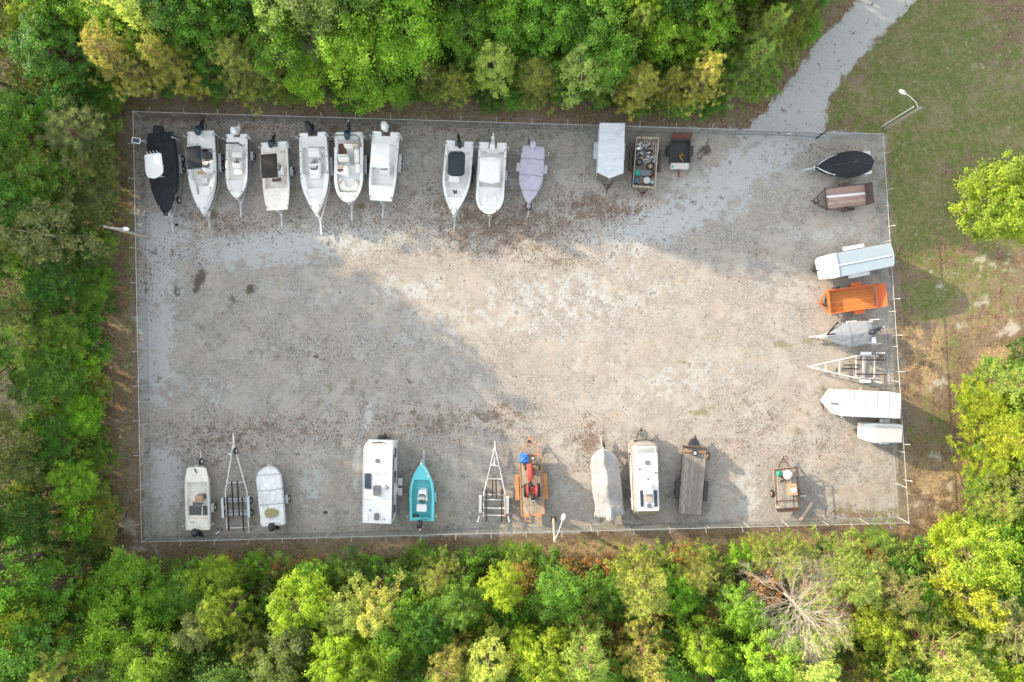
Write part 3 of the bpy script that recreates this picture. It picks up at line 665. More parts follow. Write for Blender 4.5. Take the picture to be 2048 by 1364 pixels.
# B13 jon boat --------------------------------------------------------------
G2 = 'boats parked along the lower fence'
f = Fr((395.5, 1060), (393, 934), 1.2, 'jon_boat', 'cream square-nosed jon boat open to the sky, a tan seat amidships', 'boat', G2)
d = boat(f, 2.2, 'jon', [(0, .1, .03, .1), (.1, .17, .22, .12), (.17, .76, .42, .17), (.76, 1, .02, .08)], z=1.2, linm=LINERC, hullm=CREAM, draft=.6, rise=.04)
b = MB(); P = [(d['X'](t), d['hw'](t)-.05, d['S'](t)+.05) for t in (.03, .3, .6, .74, .76)]; b.tube(P+[(d['X'](.77), .4, d['S'](.77)+.05)], .02, 6); b.tube([(x, -y, z) for x, y, z in P]+[(d['X'](.77), -.4, d['S'](.77)+.05)], .02, 6); b.build('hand_rail', ALU, f.o)
b = MB(); q = f.l(391, 1021, .8); b.prism(rrect(q.x-.42, q.x+.42, q.y-.55, q.y+.55, .03), .78, .80); b.build('floor_mat', MATG, f.o); b = MB(); q = f.l(410.5, 1021, .8); b.prism(rrect(q.x-.42, q.x+.42, q.y-.22, q.y+.22, .03), .78, .80); b.build('floor_mat', MATG, f.o)
seatbox(f, 397, 996, .79, .42, .65, .75, GREY, TAN, True); b = MB(); q = f.l(393, 1010, 1.3); b.prism(roundpoly([(q.x-.2, q.y-.3), (q.x+.15, q.y-.6), (q.x+.25, q.y+.35), (q.x-.15, q.y+.3)], .05), 1.2, 1.35); b.build('steering_console', GREY, f.o)
hatch(f, 385, 1046, 1.02, .28, .36, LGREY); b = MB(); q = f.l(391, 942, 1.3); b.bar((q.x-.2, q.y-.1, 1.26), (q.x+.2, q.y+.12, 1.26), .13, .03); b.build('step_pad', GREY, f.o)
outboard(f.o, -f.L/2-.1, 0, 1.2, MOTB, 25, 1.1, yaw=10)
t = sub(f, label='galvanised trailer with tall spare wheel under the cream jon boat')
boat_trailer(t, mx(t, 403, 903), w=.85, axles=(-1.0,), guides=.9, wo=.28, spare=(mx(t, 407, 921.5), -.22), zr=.42)
# B14 white tarp -------------------------------------------------------------
f = Fr((545, 1049), (535, 933), 1.35, 'covered_boat', 'boat wrapped in a white tarp with a tan puddle stain near its motor', 'boat', G2)
boat(f, 2.1, 'round', [(0, 1, .05, .1)], z=1.3)
cover(f, 2.1, 'bay', TARPW, z=1.36, ridge=lambda t: .12+.2*max(0, 1-abs(t-.55)/.4), wr=.05, straps=(.13+.22, .60, .86), seed=13, skirt=.5, bumps=((.55, .3, .5, .3, .25), (.12, 0, .7, .12, -.12)))
b = MB(); q = f.l(544, 1025, 1.4); pr = [(q.x+.42*cos(a)*(1+.15*sin(3*a)), q.y+.62*sin(a)) for a in [i*pi/10 for i in range(20)]]; b.prism(pr, 1.2, lambda x, y: 1.56-.06*abs(y)); b.build('leaf_stain', mat('tan_leaves', (.30, .27, .14), .9, var=.3, scale=6), f.o, smooth=30)
outboard(f.o, -f.L/2+.0, -.1, 1.35, MOTB, 15, 1.1, yaw=12)
t = sub(f, label='galvanised trailer under the boat in the white tarp')
boat_trailer(t, mx(t, 538, 926), w=.85, axles=(-.6,), guides=0, wo=.35, xt=.2)
# B15 teal --------------------------------------------------------------------
f = Fr((843.5, 1042), (844, 924), 1.35, 'motorboat', 'bright turquoise skiff with white console and white seat', 'boat', G2)
d = boat(f, 2.13, 'teal', [(0, .06, .02, .08), (.06, .7, .5, .2), (.7, 1, .03, .03)], z=1.35, hullm=TEAL, linm=TEALD, trim=TEAL)
b = MB(); rg = []; 
for t in [i/20*.7 for i in range(21)]:
    rg.append(t)
for s in (-1, 1):
    b.loft([[(d['X'](t), s*d['hw'](t), d['S'](t)+.012), (d['X'](t), s*max(d['hw'](t)-.2, 0), d['S'](t)+.012), (d['X'](t), s*max(d['hw'](t)-.2, 0), d['S'](t)+.006), (d['X'](t), s*d['hw'](t), d['S'](t)+.006)] for t in [i/20 for i in range(15)]])
tt = [.7, .8, .9, .95, .98, 1]; b.loft([[(d['X'](t), d['hw'](t), d['S'](t)+.006), (d['X'](t), 0, d['S'](t)+.022), (d['X'](t), -d['hw'](t), d['S'](t)+.006)] for t in tt], closed=False, caps=False)
b.build('gunwale', TEAL, f.o)
console(f, 844, 993, .88, .95, .85, .85); seatbox(f, 843, 1016, .86, .62, .85, .5, GEL)
b = MB(); b.tube([(-f.L/2+.35+.22*cos(a), -.35+.3*sin(a), 1.45) for a in [i*pi/8 for i in range(17)]], .02, 5); b.ell((-f.L/2+.35, .55, 1.15), (.2, .3, .12), .8, 10, 6); b.build('fuel_hose', MOTB, f.o)
b = MB(); b.tube([(f.L/2-.1, .0, 1.65), (f.L/2-.95, -.62, 1.7)], .03, 6); b.bar((f.L/2-1.2, -.78, 1.7), (f.L/2-1.1, -.5, 1.7), .1, .05); b.ell((f.L/2-.1, 0, 1.68), (.14, .1, .08), .8, 10, 6); b.build('trolling_motor', WHITE, f.o)
outboard(f.o, -f.L/2-.08, .1, 1.4, MOTB, 20, 1.1, yaw=-8)
t = sub(f, label='galvanised trailer under the turquoise skiff')
boat_trailer(t, mx(t, 843, 900), w=.85, axles=(-.7,), guides=.8, wo=.22)
# B16 beige ---------------------------------------------------------------------
f = Fr((1221, 1030), (1206, 899), 1.5, 'covered_boat', 'boat under a loose beige cover with pointed rear, beside the silver camper', 'boat', G2)
boat(f, 2.3, 'bay', [(0, 1, .05, .1)], z=1.35)
cover(f, 2.32, 'bay', BEIGE, z=1.42, ridge=lambda t: .3+.25*max(0, 1-abs(t-.5)/.3), wr=.022, sc=1.6, seed=21, skirt=.5, bumps=((.5, 0, .5, .25, .4), (.85, .1, .4, .16, .2), (.0, 0, .35, .16, .3)), t1=1.0)
b = MB(); b.ell((-f.L/2-.18, 0, 1.6), (.42, .4, .34), .9, 14, 8); b.build('outboard_motor', BEIGE, f.o, smooth=60)
t = sub(f, label='galvanised trailer under the beige-covered boat beside the silver camper')
boat_trailer(t, mx(t, 1203, 875), w=.95, axles=(-1.2, -.4), guides=0, wo=.2, spare=(mx(t, 1208, 889), -.15), single=True)
for s in (-1, 1):
    b = MB(); b.tube([(-f.L/2+.2, s*1.2, .5), (-f.L/2-.25, s*1.3, .6)], .04, 8); b.build('guide_post', WPIPE, t.o)
# ------------------------------------------------ empty boat trailers
G3 = 'empty boat trailers'
f = Fr((1755, 734.5), (1616, 733), .5, 'boat_trailer', 'empty white boat trailer with a long open A-frame, in the right-hand row', 'trailer', G3)
f.o['label'] = 'empty white A-frame boat trailer beside the tall white enclosed trailer'
P = lambda x, y, z=.48: tuple(f.l(x, y, z))
rl = [[P(1755, 712), P(1716, 711), P(1622, 732)], [P(1754, 756.6), P(1709, 755), P(1622, 735)]]
bk = [(*P(1769.5, 720)[:2], *P(1710, 719.5)[:2], .68), (*P(1717.5, 729.5)[:2], *P(1685, 730)[:2], .66), (*P(1717.5, 738)[:2], *P(1682, 736)[:2], .66), (*P(1769.5, 749)[:2], *P(1709.5, 748)[:2], .68)]
boat_trailer(f, f.L/2, w=.96, rails=[rl[1], rl[0]] if rl[0][0][1] < 0 else rl, single=False, axles=(P(1731, 734)[0],), bunks=bk, guides=0, cross=[P(x, 734)[0] for x in (1652, 1680, 1713, 1727, 1750)], wo=.22, fw=.24, m=WHITE, fm=WHITE, winch=False)
for a, c in (((1752, 706), (1770, 705.8)), ((1749, 762.5), (1764, 765.5))):
    b = MB(); b.tube([P(*a, .5), P(*c, .9)], .045, 8); b.build('guide_post', WPIPE, f.o)
f = Fr((476, 1061), (466, 868), .5, 'boat_trailer', 'long empty pale boat trailer with four black bunks and an upright spare wheel', 'trailer', G3)
P = lambda x, y, z=.48: tuple(f.l(x, y, z))
rl = [[P(454, 1060), P(450.8, 984), P(462, 916), P(466, 890)], [P(497.5, 1059), P(494, 983), P(473.5, 910), P(468, 890)]]
rl.sort(key=lambda r: r[0][1])
bk = [(*P(469, 1032)[:2], *P(465, 962)[:2], .66), (*P(480.5, 1031)[:2], *P(476.5, 961)[:2], .66), (*P(460.5, 1060)[:2], *P(456, 993)[:2], .70), (*P(489.5, 1060)[:2], *P(486.5, 993)[:2], .70)]
boat_trailer(f, f.L/2, w=.93, rails=rl, single=True, axles=(P(475, 1027)[0], P(475, 1003)[0]), bunks=bk, guides=0, cross=[P(475, y)[0] for y in (965, 998, 1022, 1030, 1056)], wo=.25, fw=.22, m=WHITE, fm=GALV, winch=f.L/2-1.6, spare=(P(476, 900.5)[0], -.3))
for a, c in (((447, 1058), (432, 1067)), ((504, 1056), (495, 1066))):
    b = MB(); p0 = P(*a, .5); p1 = P(*c, .9); b.tube([p0, tuple((Vector(p0)+Vector(p1))/2)], .05, 8, 1); b.tube([tuple((Vector(p0)+Vector(p1))/2), p1], .045, 8, 0); b.build('guide_post', [WPIPE, MOTB], f.o)
f = Fr((988, 1034), (989.6, 884), .5, 'boat_trailer', 'narrow empty white boat trailer beside the tractor, with long galvanised fenders', 'trailer', G3)
P = lambda x, y, z=.48: tuple(f.l(x, y, z))
rl = [[P(966.7, 1033), P(967.6, 985.7), P(988, 900), P(989.4, 890)], [P(1010, 1033), P(1009.8, 985.7), P(991, 900), P(989.8, 890)]]
rl.sort(key=lambda r: r[0][1])
bk = [(*P(972.7, 1043)[:2], *P(973.6, 979)[:2], .70), (*P(985, 994)[:2], *P(986, 958)[:2], .66), (*P(993, 994.5)[:2], *P(992, 958)[:2], .66), (*P(1003.5, 1043)[:2], *P(1004.3, 979)[:2], .70)]
boat_trailer(f, f.L/2, w=.93, rails=rl, single=False, axles=(P(988, 1018)[0], P(988, 1000)[0]), bunks=bk, guides=0, cross=[P(988, y)[0] for y in (931.6, 958, 990, 1000, 1016, 1031)], wo=.26, fw=.24, m=WHITE, fm=GALV, winch=P(988, 925)[0])
for a, c in (((959, 1032), (955, 1044)), ((1016, 1032), (1019, 1044))):
    b = MB(); b.tube([P(*a, .5), P(*c, .8)], .04, 8); b.build('guide_post', WPIPE, f.o)
# ---------------------------------------------------------------- trailers
def aframe(f, xf, xb, w, m, z=.48, jack=True, plate=None, y=0):
    b = MB()
    for s in (-1, 1): b.bar((xb, y+s*w, z), (xf-.15, y+s*.05, z), .07, .09)
    b.bar((xf-.3, y, z), (xf, y, z), .09, .08); b.ell((xf, y, z), (.09, .06, .06), 1, 8, 6)
    xm = (xf+xb)/2; b.bar((xm, y-w/2, z-.09), (xm, y+w/2, z-.09), .06, .06)
    o = b.build('tongue', m, f.o)
    if plate: b = MB(); b.add([(xb, y-w*.9, z+.05), (xb, y+w*.9, z+.05), (xf-.5, y, z+.05)], [(0, 1, 2)]); b.prism([(xb, y-w*.9), (xb, y+w*.9), (xf-.5, y+.06), (xf-.5, y-.06)][::1], z+.045, z+.06); b.build('tongue_plate', plate, f.o)
    if jack:
        b = MB(); b.tube([(xf-.45, y+.14, .1), (xf-.45, y+.14, 1.05)], .04, 8); b.tube([(xf-.45, y+.14, 1.05), (xf-.45, y+.36, 1.05), (xf-.45, y+.36, 1.12)], .018, 5); b.box(xf-.55, xf-.35, y+.05, y+.23, .02, .1); b.build('jack', BSTEEL, f.o)
    return o
def axles(f, xs, w, r=.33, fm=None, fw=.26, rim=WHITE, pad=.12, wheels=True):
    for x in xs:
        b = MB(); b.bar((x, -w+.1, r), (x, w-.1, r), .07, .07); b.build('axle', BSTEEL, f.o)
        for s in (-1, 1): wheel(f.o, x, s*w, r, .2, rim)
    if fm:
        for s in (-1, 1): fender(f.o, min(xs)-r-pad, max(xs)+r+pad, s*w, fw, r*2+.1, fm)
def enclosed(name, label, rear, front, roofz, roofpts, mb, mr, xf, ax, w, fm, vnose=None, rim=WHITE, trim=None, group='enclosed cargo trailers', z0=.5, fw=.26, r=.35):
    f = Fr(rear, front, roofz, name, label, 'trailer', group)
    poly = f.poly(roofpts, roofz); b = MB(); b.prism(poly, z0, roofz-.02); body = b.build('body', mb, f.o, bevel=.03)
    b = MB(); n = len(poly); cx = sum(p[0] for p in poly)/n; cy = sum(p[1] for p in poly)/n
    big = [(cx+(x-cx)*1.008, cy+(y-cy)*1.015) for x, y in poly]; 
    b.prism(big, roofz-.02, lambda x, y: roofz+.07-.05*abs(y-cy)); b.build('roof', mr, f.o, bevel=.015)
    aframe(f, xf(f), f.L/2-.3, .7, BSTEEL); axles(f, ax(f), w(f), r, fm, rim=rim, fw=fw)
    x0 = min(p[0] for p in poly); yl = [p[1] for p in poly if p[0] < x0+.4]
    b = MB(); b.box(x0-.03, x0-.002, min(yl)+.1, max(yl)-.1, z0+.1, roofz-.15)
    d = b.build('rear_door', mb, f.o); b = MB(); b.tube([(x0-.06, cy+.1, z0+.2), (x0-.06, cy+.1, roofz-.3)], .02, 6); b.box(x0-.09, x0-.03, cy+.04, cy+.16, 1.2, 1.32); b.build('latch', CHROME, d)
    b = MB()
    for y in (min(yl)+.06, max(yl)-.06): b.box(x0-.04, x0-.004, y-.05, y+.05, z0+.02, z0+.2)
    b.build('tail_light', REDL, f.o)
    return f, poly
# T1
f, p = enclosed('enclosed_trailer', 'tall enclosed trailer with cloudy bare-metal roof and pointed brown front', (1224.7, 246.4), (1219, 351), 2.45,
    [(1199.6, 246.4), (1249.7, 246.4), (1246.5, 346), (1219, 356.4), (1195, 344.6)], SIDEG, ROOFM, lambda f: f.l(1215.7, 383, .45).x, lambda f: (f.l(1192, 293, .6).x, f.l(1192, 308, .6).x), lambda f: 1.17, GALV, fw=.34)
nose = sorted([q for q in p], key=lambda q: -q[0])[:3]
nose = sorted(nose, key=lambda q: q[1]); b = MB()
for a, c in zip(nose, nose[1:]):
    b.add([(a[0]+.012, a[1], .55), (c[0]+.012, c[1], .55), (c[0]+.012, c[1], 2.35), (a[0]+.012, a[1], 2.35)], [(0, 1, 2, 3)])
b.add([(x+.03, y*1.0, z) for x, y in nose for z in (.5, 1.5)], [(0, 2, 3, 1), (2, 4, 5, 3)])
b.build('front_panel', BRTRIM, f.o)
b = MB(); q = nose[1]; b.bar((q[0]+.03, q[1], .5), (q[0]+.03, q[1], 2.42), .1, .06); b.build('corner_trim', SILVER, f.o)
# T2 utility with junk
def rails_box(f, poly, z0, h, m, th=.05, name='side_rail', sides=None, gap=None):
    n = len(poly)
    for i in range(n):
        if sides is not None and i not in sides: continue
        a = Vector((*poly[i], 0)); c = Vector((*poly[(i+1) % n], 0)); b = MB()
        if gap:
            for zz in gap: b.bar((a.x, a.y, z0+zz), (c.x, c.y, z0+zz), th, .05)
            k = max(2, int((c-a).length/.8)+1)
            for j in range(k): q = a.lerp(c, j/(k-1)); b.bar((q.x, q.y, z0), (q.x, q.y, z0+h), th*.8, th*.8)
        else: b.bar((a.x, a.y, z0+h/2), (c.x, c.y, z0+h/2), th, h)
        b.build(name, m, f.o)
def deck(f, poly, z, m, th=.06, rot=None):
    b = MB(); b.prism(poly, z-th, z); return b.build('deck', m, f.o)
def put(px, py, z, name, label, cat, group=None, rz=0):
    p = at(px, py, z); o = bpy.data.objects.new(name, None); C.objects.link(o); o.empty_display_size = .2; o.location = p; o.rotation_euler = (0, 0, rz); tag(o, label, cat, group); return o
def solo(mb, name, m, p, label, cat, group=None, rz=0, smooth=30, bevel=0, parent=None):
    o = mb.build(name, m, None, smooth=smooth, bevel=bevel); o.location = p; o.rotation_euler = (0, 0, rz); return tag(o, label, cat, group)
f = Fr((1295, 275), (1288, 372.5), 1.2, 'utility_trailer', 'wooden-sided utility trailer heaped with tyres, buckets and scrap lumber', 'trailer', 'open utility trailers')
pl = f.poly([(1273, 274), (1317.6, 275.7), (1310, 374.7), (1265.6, 371)], 1.2); deck(f, pl, .62, WOODG); rails_box(f, pl, .62, .58, LUMBER, .08, 'side_board')
b = MB()
for a, c in zip(pl, pl[1:]+pl[:1]): b.bar((*a, .55), (*c, .55), .1, .1)
b.build('frame', RUST, f.o); aframe(f, f.l(1284.6, 394.5, .45).x, f.L/2-.1, .55, RUST); axles(f, (f.l(1290, 312, .3).x, f.l(1290, 333, .3).x), 1.24, .38, DBROWN, .2, rim=RUST)
def tyre(px, py, z, r, w, label, rim=GREY, group='loose tyres in the scrap trailer'):
    o = put(px, py, z, 'tyre', label, 'tyre', group); wheel(o, 0, 0, r, w, rim, z=w/2, flat=True, name='tread'); return o
tyre(1278.5, 325.5, .68, .30, .26, 'knobbly black tyre with grey hub, beside the scrap trailer side board', GREY); tyre(1300, 333.5, .68, .33, .26, 'knobbly black tyre with tan hub, in the middle of the scrap trailer', TAN)
b = MB(); b.prism(rrect(-.28, .28, -.2, .2, .05), 0, .3, inset=-.05); b.box(-.24, .24, -.16, .16, .3, .303, 0); solo(b, 'crate', GREEN, at(1275.5, 347, .63), 'green plastic crate in the scrap trailer', 'crate', bevel=.01)
b = MB(); b.prism(rrect(-.42, .42, -.24, .24, .12), 0, .35, inset=-.08); b.prism(rrect(-.40, .40, -.22, .22, .12), .35, .38); solo(b, 'storage_bin', GREY, at(1291, 347.5, .63), 'dark grey oblong bin beside the tan-hubbed tyre', 'bin')
b = MB(); b.tube([(0, 0, 0), (0, 0, .42), (0, 0, .425)], [.24, .28, .29], 22); b.tube([(0, 0, .425), (0, 0, .46)], [.3, .28], 22); solo(b, 'drum', LGREY, at(1292.5, 362.5, .63), 'drum with round pale grey lid in the scrap trailer', 'drum')
for px, py, m, l in ((1272.3, 364, BLUEP, 'small blue bucket in the corner of the scrap trailer'), (1303.7, 365.5, SEAFOAM, 'small seafoam bucket beside the pale-lidded drum')):
    b = MB(); b.tube([(0, 0, 0), (0, 0, .33), (0, 0, .335), (0, 0, .34)], [.12, .155, .165, .12], 16); o = solo(b, 'bucket', m, at(px, py, .63), l, 'bucket'); b = MB(); b.tube([(.16*cos(a), .16*sin(a), .34+.05*sin(a)) for a in [i*pi/8 for i in range(9)]], .008, 4); b.build('handle', BSTEEL, o)
b = MB(); b.ell((0, 0, .15), (.18, .11, .15), .9, 12, 8); solo(b, 'jug', GEL, at(1275.8, 298, .7), 'white oval jug in the scrap trailer', 'jug', smooth=60)
for i, (a, c, z) in enumerate((((1307, 285), (1303, 368), .7), ((1312, 286), (1306, 372), .78), ((1281, 282), (1280, 320), .72), ((1290, 281), (1284, 318), .85), ((1294, 281), (1292, 300), .75), ((1315, 285), (1311, 330), .72), ((1283, 352), (1281, 366), .7))):
    p0, p1 = at(*a, z), at(*c, z); b = MB(); h = (p1-p0)/2; b.bar(-h, h, .10, .045)
    solo(b, 'plank', LUMBER, (p0+p1)/2, 'loose pale board lying lengthwise among the scrap', 'board', 'loose boards in the scrap trailer')
o = put(1297, 304, .63, 'scrap_engine', 'dark jumble of engine parts in the scrap trailer', 'engine')
b = MB(); 
for i in range(26):
    x, y = rnd.uniform(-.55, .55), rnd.uniform(-.4, .4); b.k = rnd.choice((0, 0, 1, 2)); s = rnd.uniform(.06, .16)
    (b.ell((x, y, .15+rnd.uniform(0, .15)), (s, s*.7, s*.7), .7, 8, 5) if i % 2 else b.bar((x-.15, y, .1+rnd.random()*.25), (x+.15, y+rnd.uniform(-.2, .2), .1+rnd.random()*.25), .06, .06))
b.build('engine_block', [BSTEEL, GALV, RUST], o, smooth=40)
b = MB()
for i in range(14): a = rnd.random()*pi; b.bar((-.3+rnd.uniform(-.4, .1), rnd.uniform(-.3, .3), .05), (-.3+rnd.uniform(-.3, .4), rnd.uniform(-.3, .3), .2), .03, .015)
o = solo(b, 'scrap_metal', GALV, at(1292, 325, .66), 'silvery crumpled scrap metal between the two tyres', 'scrap')
for px, py, n_, l in ((1277, 310, 22, 'dark heap of scrap parts beside the scrap trailer side board'), (1303, 318, 20, 'grey heap of scrap parts behind the tan-hubbed tyre'), (1287, 293, 26, 'pale heap of scrap strips at the rear of the scrap trailer'), (1300, 352, 18, 'brown heap of scrap bits beside the dark grey bin'), (1283, 362, 16, 'reddish heap of scrap bits between the blue bucket and the drum')):
    o = put(px, py, .63, 'scrap_heap', l, 'scrap', 'heaps of scrap in the scrap trailer'); b = MB()
    for i in range(n_):
        x, y = rnd.uniform(-.4, .4), rnd.uniform(-.26, .26); b.k = rnd.choice({1277: (0, 0, 1), 1303: (0, 1, 1, 3), 1287: (1, 1, 3, 0), 1300: (2, 0, 4), 1283: (2, 2, 4, 3)}[px]); z_ = rnd.uniform(.04, .28); s = rnd.uniform(.03, .1)
        if i % 3: b.bar((x-rnd.uniform(.05, .25), y-.1, z_), (x+rnd.uniform(.05, .25), y+rnd.uniform(-.1, .2), z_+.05), s*.7, s*.4)
        else: b.ell((x, y, z_), (s*1.3, s, s*.8), .7, 8, 5)
    b.build('piece', [BSTEEL, GALV, RUST, LGREY, TAN], o, smooth=40)
# T3 small black
f = Fr((1361, 279.4), (1360, 324.8), .95, 'utility_trailer', 'short black steel trailer with rusty tailgate and white toolbox on its tongue', 'trailer', 'open utility trailers')
pl = f.poly([(1342.5, 280), (1381, 280), (1380, 324.8), (1340, 324.8)], .95); deck(f, pl, .55, BSTEEL); rails_box(f, pl, .55, .4, BSTEEL, .1, 'side_panel')
aframe(f, f.l(1356.5, 353.4, .45).x, f.L/2-.1, .12, RUST, jack=False); axles(f, (-.1,), 1.02, .34, BSTEEL, .2, rim=GREY)
wheel(f.o, f.l(1336, 301, .8).x, f.l(1336, 301, .8).y, .3, .2, GREY, z=.85, name='spare_wheel')
b = MB(); g0 = [f.l(1346, 266, .75), f.l(1385, 266, .75)]; g1 = [f.l(1343, 279, .72), f.l(1381, 279, .72)]
b.bar(g0[0], g0[1], .06, .06); b.bar(g1[0], g1[1], .06, .06); b.bar(g0[0], g1[0], .06, .06); b.bar(g0[1], g1[1], .06, .06)
for i in range(1, 28): t = i/28; b.bar(Vector(g0[0]).lerp(g0[1], t), Vector(g1[0]).lerp(g1[1], t), .045, .015)
for t in (.25, .5, .75): b.bar(Vector(g0[0]).lerp(g1[0], t), Vector(g0[1]).lerp(g1[1], t), .03, .02)
b.build('tailgate', RUST, f.o)
b = MB(); q = f.l(1360, 331, .95); b.prism(rrect(q.x-.24, q.x+.24, q.y-.74, q.y+.74, .04), .52, .9); tb = b.build('toolbox', WHITE, f.o, bevel=.01); b = MB(); b.prism(rrect(q.x-.25, q.x+.25, q.y-.75, q.y+.75, .05), .9, .95); b.build('lid', ROOFD, tb)
b = MB(); q = f.l(1345.5, 333, .96); b.ell((q.x, q.y, .955), (.12, .09, .015), 1, 10, 4); b.build('sticker', GREEN, tb)
b = MB(); q = f.l(1361, 314, .6); b.tube([(q.x-.3, q.y+.1, .66), (q.x-.1, q.y+.18, .7), (q.x-.1, q.y-.12, .72), (q.x+.1, q.y-.0, .68), (q.x+.35, q.y+.25, .62)], .035, 6); o = b.build('hose', BROWNB, None, smooth=60); o.matrix_world = f.M.copy(); tag(o, 'short orange hose coiled on the bed of the short black trailer', 'hose')
# T4 wood flatbed horizontal
f = Fr((1731, 389), (1653, 398), .7, 'utility_trailer', 'dark steel trailer with pinkish plank deck, one white streak and a mesh ramp', 'trailer', 'open utility trailers')
pl = f.poly([(1651.4, 377.7), (1729.4, 368.4), (1732.5, 409.5), (1655.5, 418.7)], .68); deck(f, pl, .66, WOODP)
b = MB(); a, c = f.l(1653, 394, .68), f.l(1731, 386.5, .68); b.bar((a.x, a.y, .664), (c.x, c.y, .664), .2, .01); b.build('painted_board', WHITE, f.o)
rails_box(f, pl, .5, .5, DBROWN, .06, 'side_rail', gap=(.02, .12), sides=(1, 3)); rails_box(f, pl, .5, .5, DBROWN, .05, 'side_rail', gap=(.1, .5), sides=(0, 2))
b = MB(); b.bar((f.L/2+.05, -1, .7), (f.L/2+.05, 1, .7), .08, .08); b.build('header', DBROWN, f.o)
aframe(f, f.l(1622.6, 402, .45).x, f.L/2, .85, DBROWN); axles(f, (f.l(1692, 418, .4).x,), 1.08, .34, DBROWN, .24, rim=ALU)
wheel(f.o, f.l(1700, 417, .6).x, -1.1 if f.l(1700, 417, .6).y < 0 else 1.1, .3, .2, ALU, z=.75, name='spare_wheel')
def gate_mesh(f, a0, a1, b0, b1, m, n=26, name='ramp', k=2, bw=.03):
    b = MB(); a0, a1, b0, b1 = map(Vector, (a0, a1, b0, b1))
    for p, q in ((a0, a1), (b0, b1), (a0, b0), (a1, b1)): b.bar(p, q, .06, .06)
    for i in range(1, n): t = i/n; b.bar(a0.lerp(a1, t), b0.lerp(b1, t), bw, .01)
    for i in range(1, k+1): t = i/(k+1); b.bar(a0.lerp(b0, t), a1.lerp(b1, t), .05, .03)
    for i in range(1, 12): t = i/12; b.bar(a0.lerp(b0, t), a1.lerp(b1, t), bw*.6, .01)
    return b.build(name, m, f.o)
gate_mesh(f, f.l(1730, 368, .7), f.l(1733.5, 409.5, .7), f.l(1743.5, 364.5, 1.6), f.l(1748, 405, 1.6), DBROWN, k=4)
# T5
f, p = enclosed('enclosed_trailer', 'white enclosed trailer with blue-grey roof and a white seam down its middle', (1782, 508), (1652, 533), 2.5,
    [(1778, 486.5), (1784, 495), (1788, 513), (1787, 531.5), (1664, 557), (1657, 555), (1648, 516), (1654, 510)], WHITE, ROOFB, lambda f: f.l(1620.6, 541, .45).x, lambda f: (f.l(1712, 520, .5).x-.4, f.l(1712, 520, .5).x+.45), lambda f: 1.2, WHITE, fw=.3)
b = MB(); a, c = f.l(1679, 530.5, 2.6), f.l(1784, 510.5, 2.6); b.bar((a.x, a.y, 2.575), (c.x, c.y, 2.575), .09, .02); b.build('roof_seam', WHITE, f.o)
q = [f.l(*s, 2.55) for s in ((1671, 506), (1677, 530), (1680, 553.5), (1664, 557.3), (1656.5, 555.5), (1647.5, 515.5), (1654, 509.5))]
b = MB(); b.prism([(v.x, v.y) for v in q], 2.2, lambda x, y: 2.60-.10*max(0, x-f.L/2+.4)); b.build('nose_cap', WHITE, f.o, bevel=.02)
# T6 orange
f = Fr((1753, 591.5), (1658, 603.5), .9, 'utility_trailer', 'bright orange utility trailer with stained plank bed and mesh loading ramp', 'trailer', 'open utility trailers')
pl = f.poly([(1656.5, 580.5), (1750, 569), (1755, 614), (1661.5, 627)], .95); deck(f, pl, .55, WOODO); rails_box(f, pl, .55, .42, ORANGE, .05, 'side_panel', sides=(0, 2, 3)); 
b = MB()
for a, c in zip(pl, pl[1:]+pl[:1]): b.bar((*a, .98), (*c, .98), .08, .05)
for a in pl: b.bar((*a, .4), (*a, 1.0), .09, .09)
b.build('top_rail', ORANGE, f.o)
b = MB(); w_ = [Vector((*q, 0)) for q in pl]; a0, a1 = (w_[1]-w_[0]).normalized()*.25, 0
aframe(f, f.l(1636.4, 607, .45).x, f.L/2, .9, ORANGE, plate=BSTEEL, z=.5); axles(f, (f.l(1713, 596, .4).x,), 1.18, .34, ORANGE, .3, rim=ORANGE)
q = f.l(1672, 575.5, .8); wheel(f.o, q.x, q.y, .32, .2, BSTEEL, z=.8, name='spare_wheel')
gate_mesh(f, f.l(1750.5, 568.5, .7), f.l(1756, 615, .7), f.l(1770, 567.5, 1.45), f.l(1775, 611, 1.45), ORANGE, n=50, k=3, bw=.024)
# T7
f, p = enclosed('enclosed_trailer', 'long white enclosed trailer with ribbed roof and arrow-shaped nose', (1801, 812), (1660, 808), 2.45,
    [(1801.7, 787), (1800, 836.7), (1682, 832), (1659, 806), (1676, 781)], WHITE, WHITE, lambda f: f.l(1641, 803, .45).x, lambda f: (f.l(1737, 800, .5).x-.42, f.l(1737, 800, .5).x+.42), lambda f: 1.2, BRTRIM, fw=.28, rim=GREY)
q = [f.l(*s, 2.5) for s in ((1801.9, 787), (1800.2, 836.9), (1687, 832), (1671, 806), (1689, 783.3))]
b = MB(); b.prism([(v.x, v.y) for v in q], 2.44, lambda x, y: 2.57-.04*abs(y)); rf = b.build('roof_sheet', ROOFR, f.o)
for i in range(1, 5):
    x = -f.L/2+f.L*.165*i+.1; b = MB(); b.bar((x, -1.0, 2.545), (x, 1.0, 2.545), .04, .03); b.build('roof_rib', WHITE, rf)
q = [f.l(*s, 2.3) for s in ((1682, 832), (1659.5, 806), (1676, 781))]; b = MB()
for a, c in zip(q, q[1:]):
    b.loft([[(a.x+.03, a.y, .6), (a.x+.03, a.y, 2.3)], [(c.x+.03, c.y, .6), (c.x+.03, c.y, 2.3)]], closed=False, caps=False)
b.bar((q[1].x+.02, q[1].y, 2.5), (q[1].x-.5, q[1].y, 2.6), .16, .05); b.build('front_panel', BRTRIM, f.o)
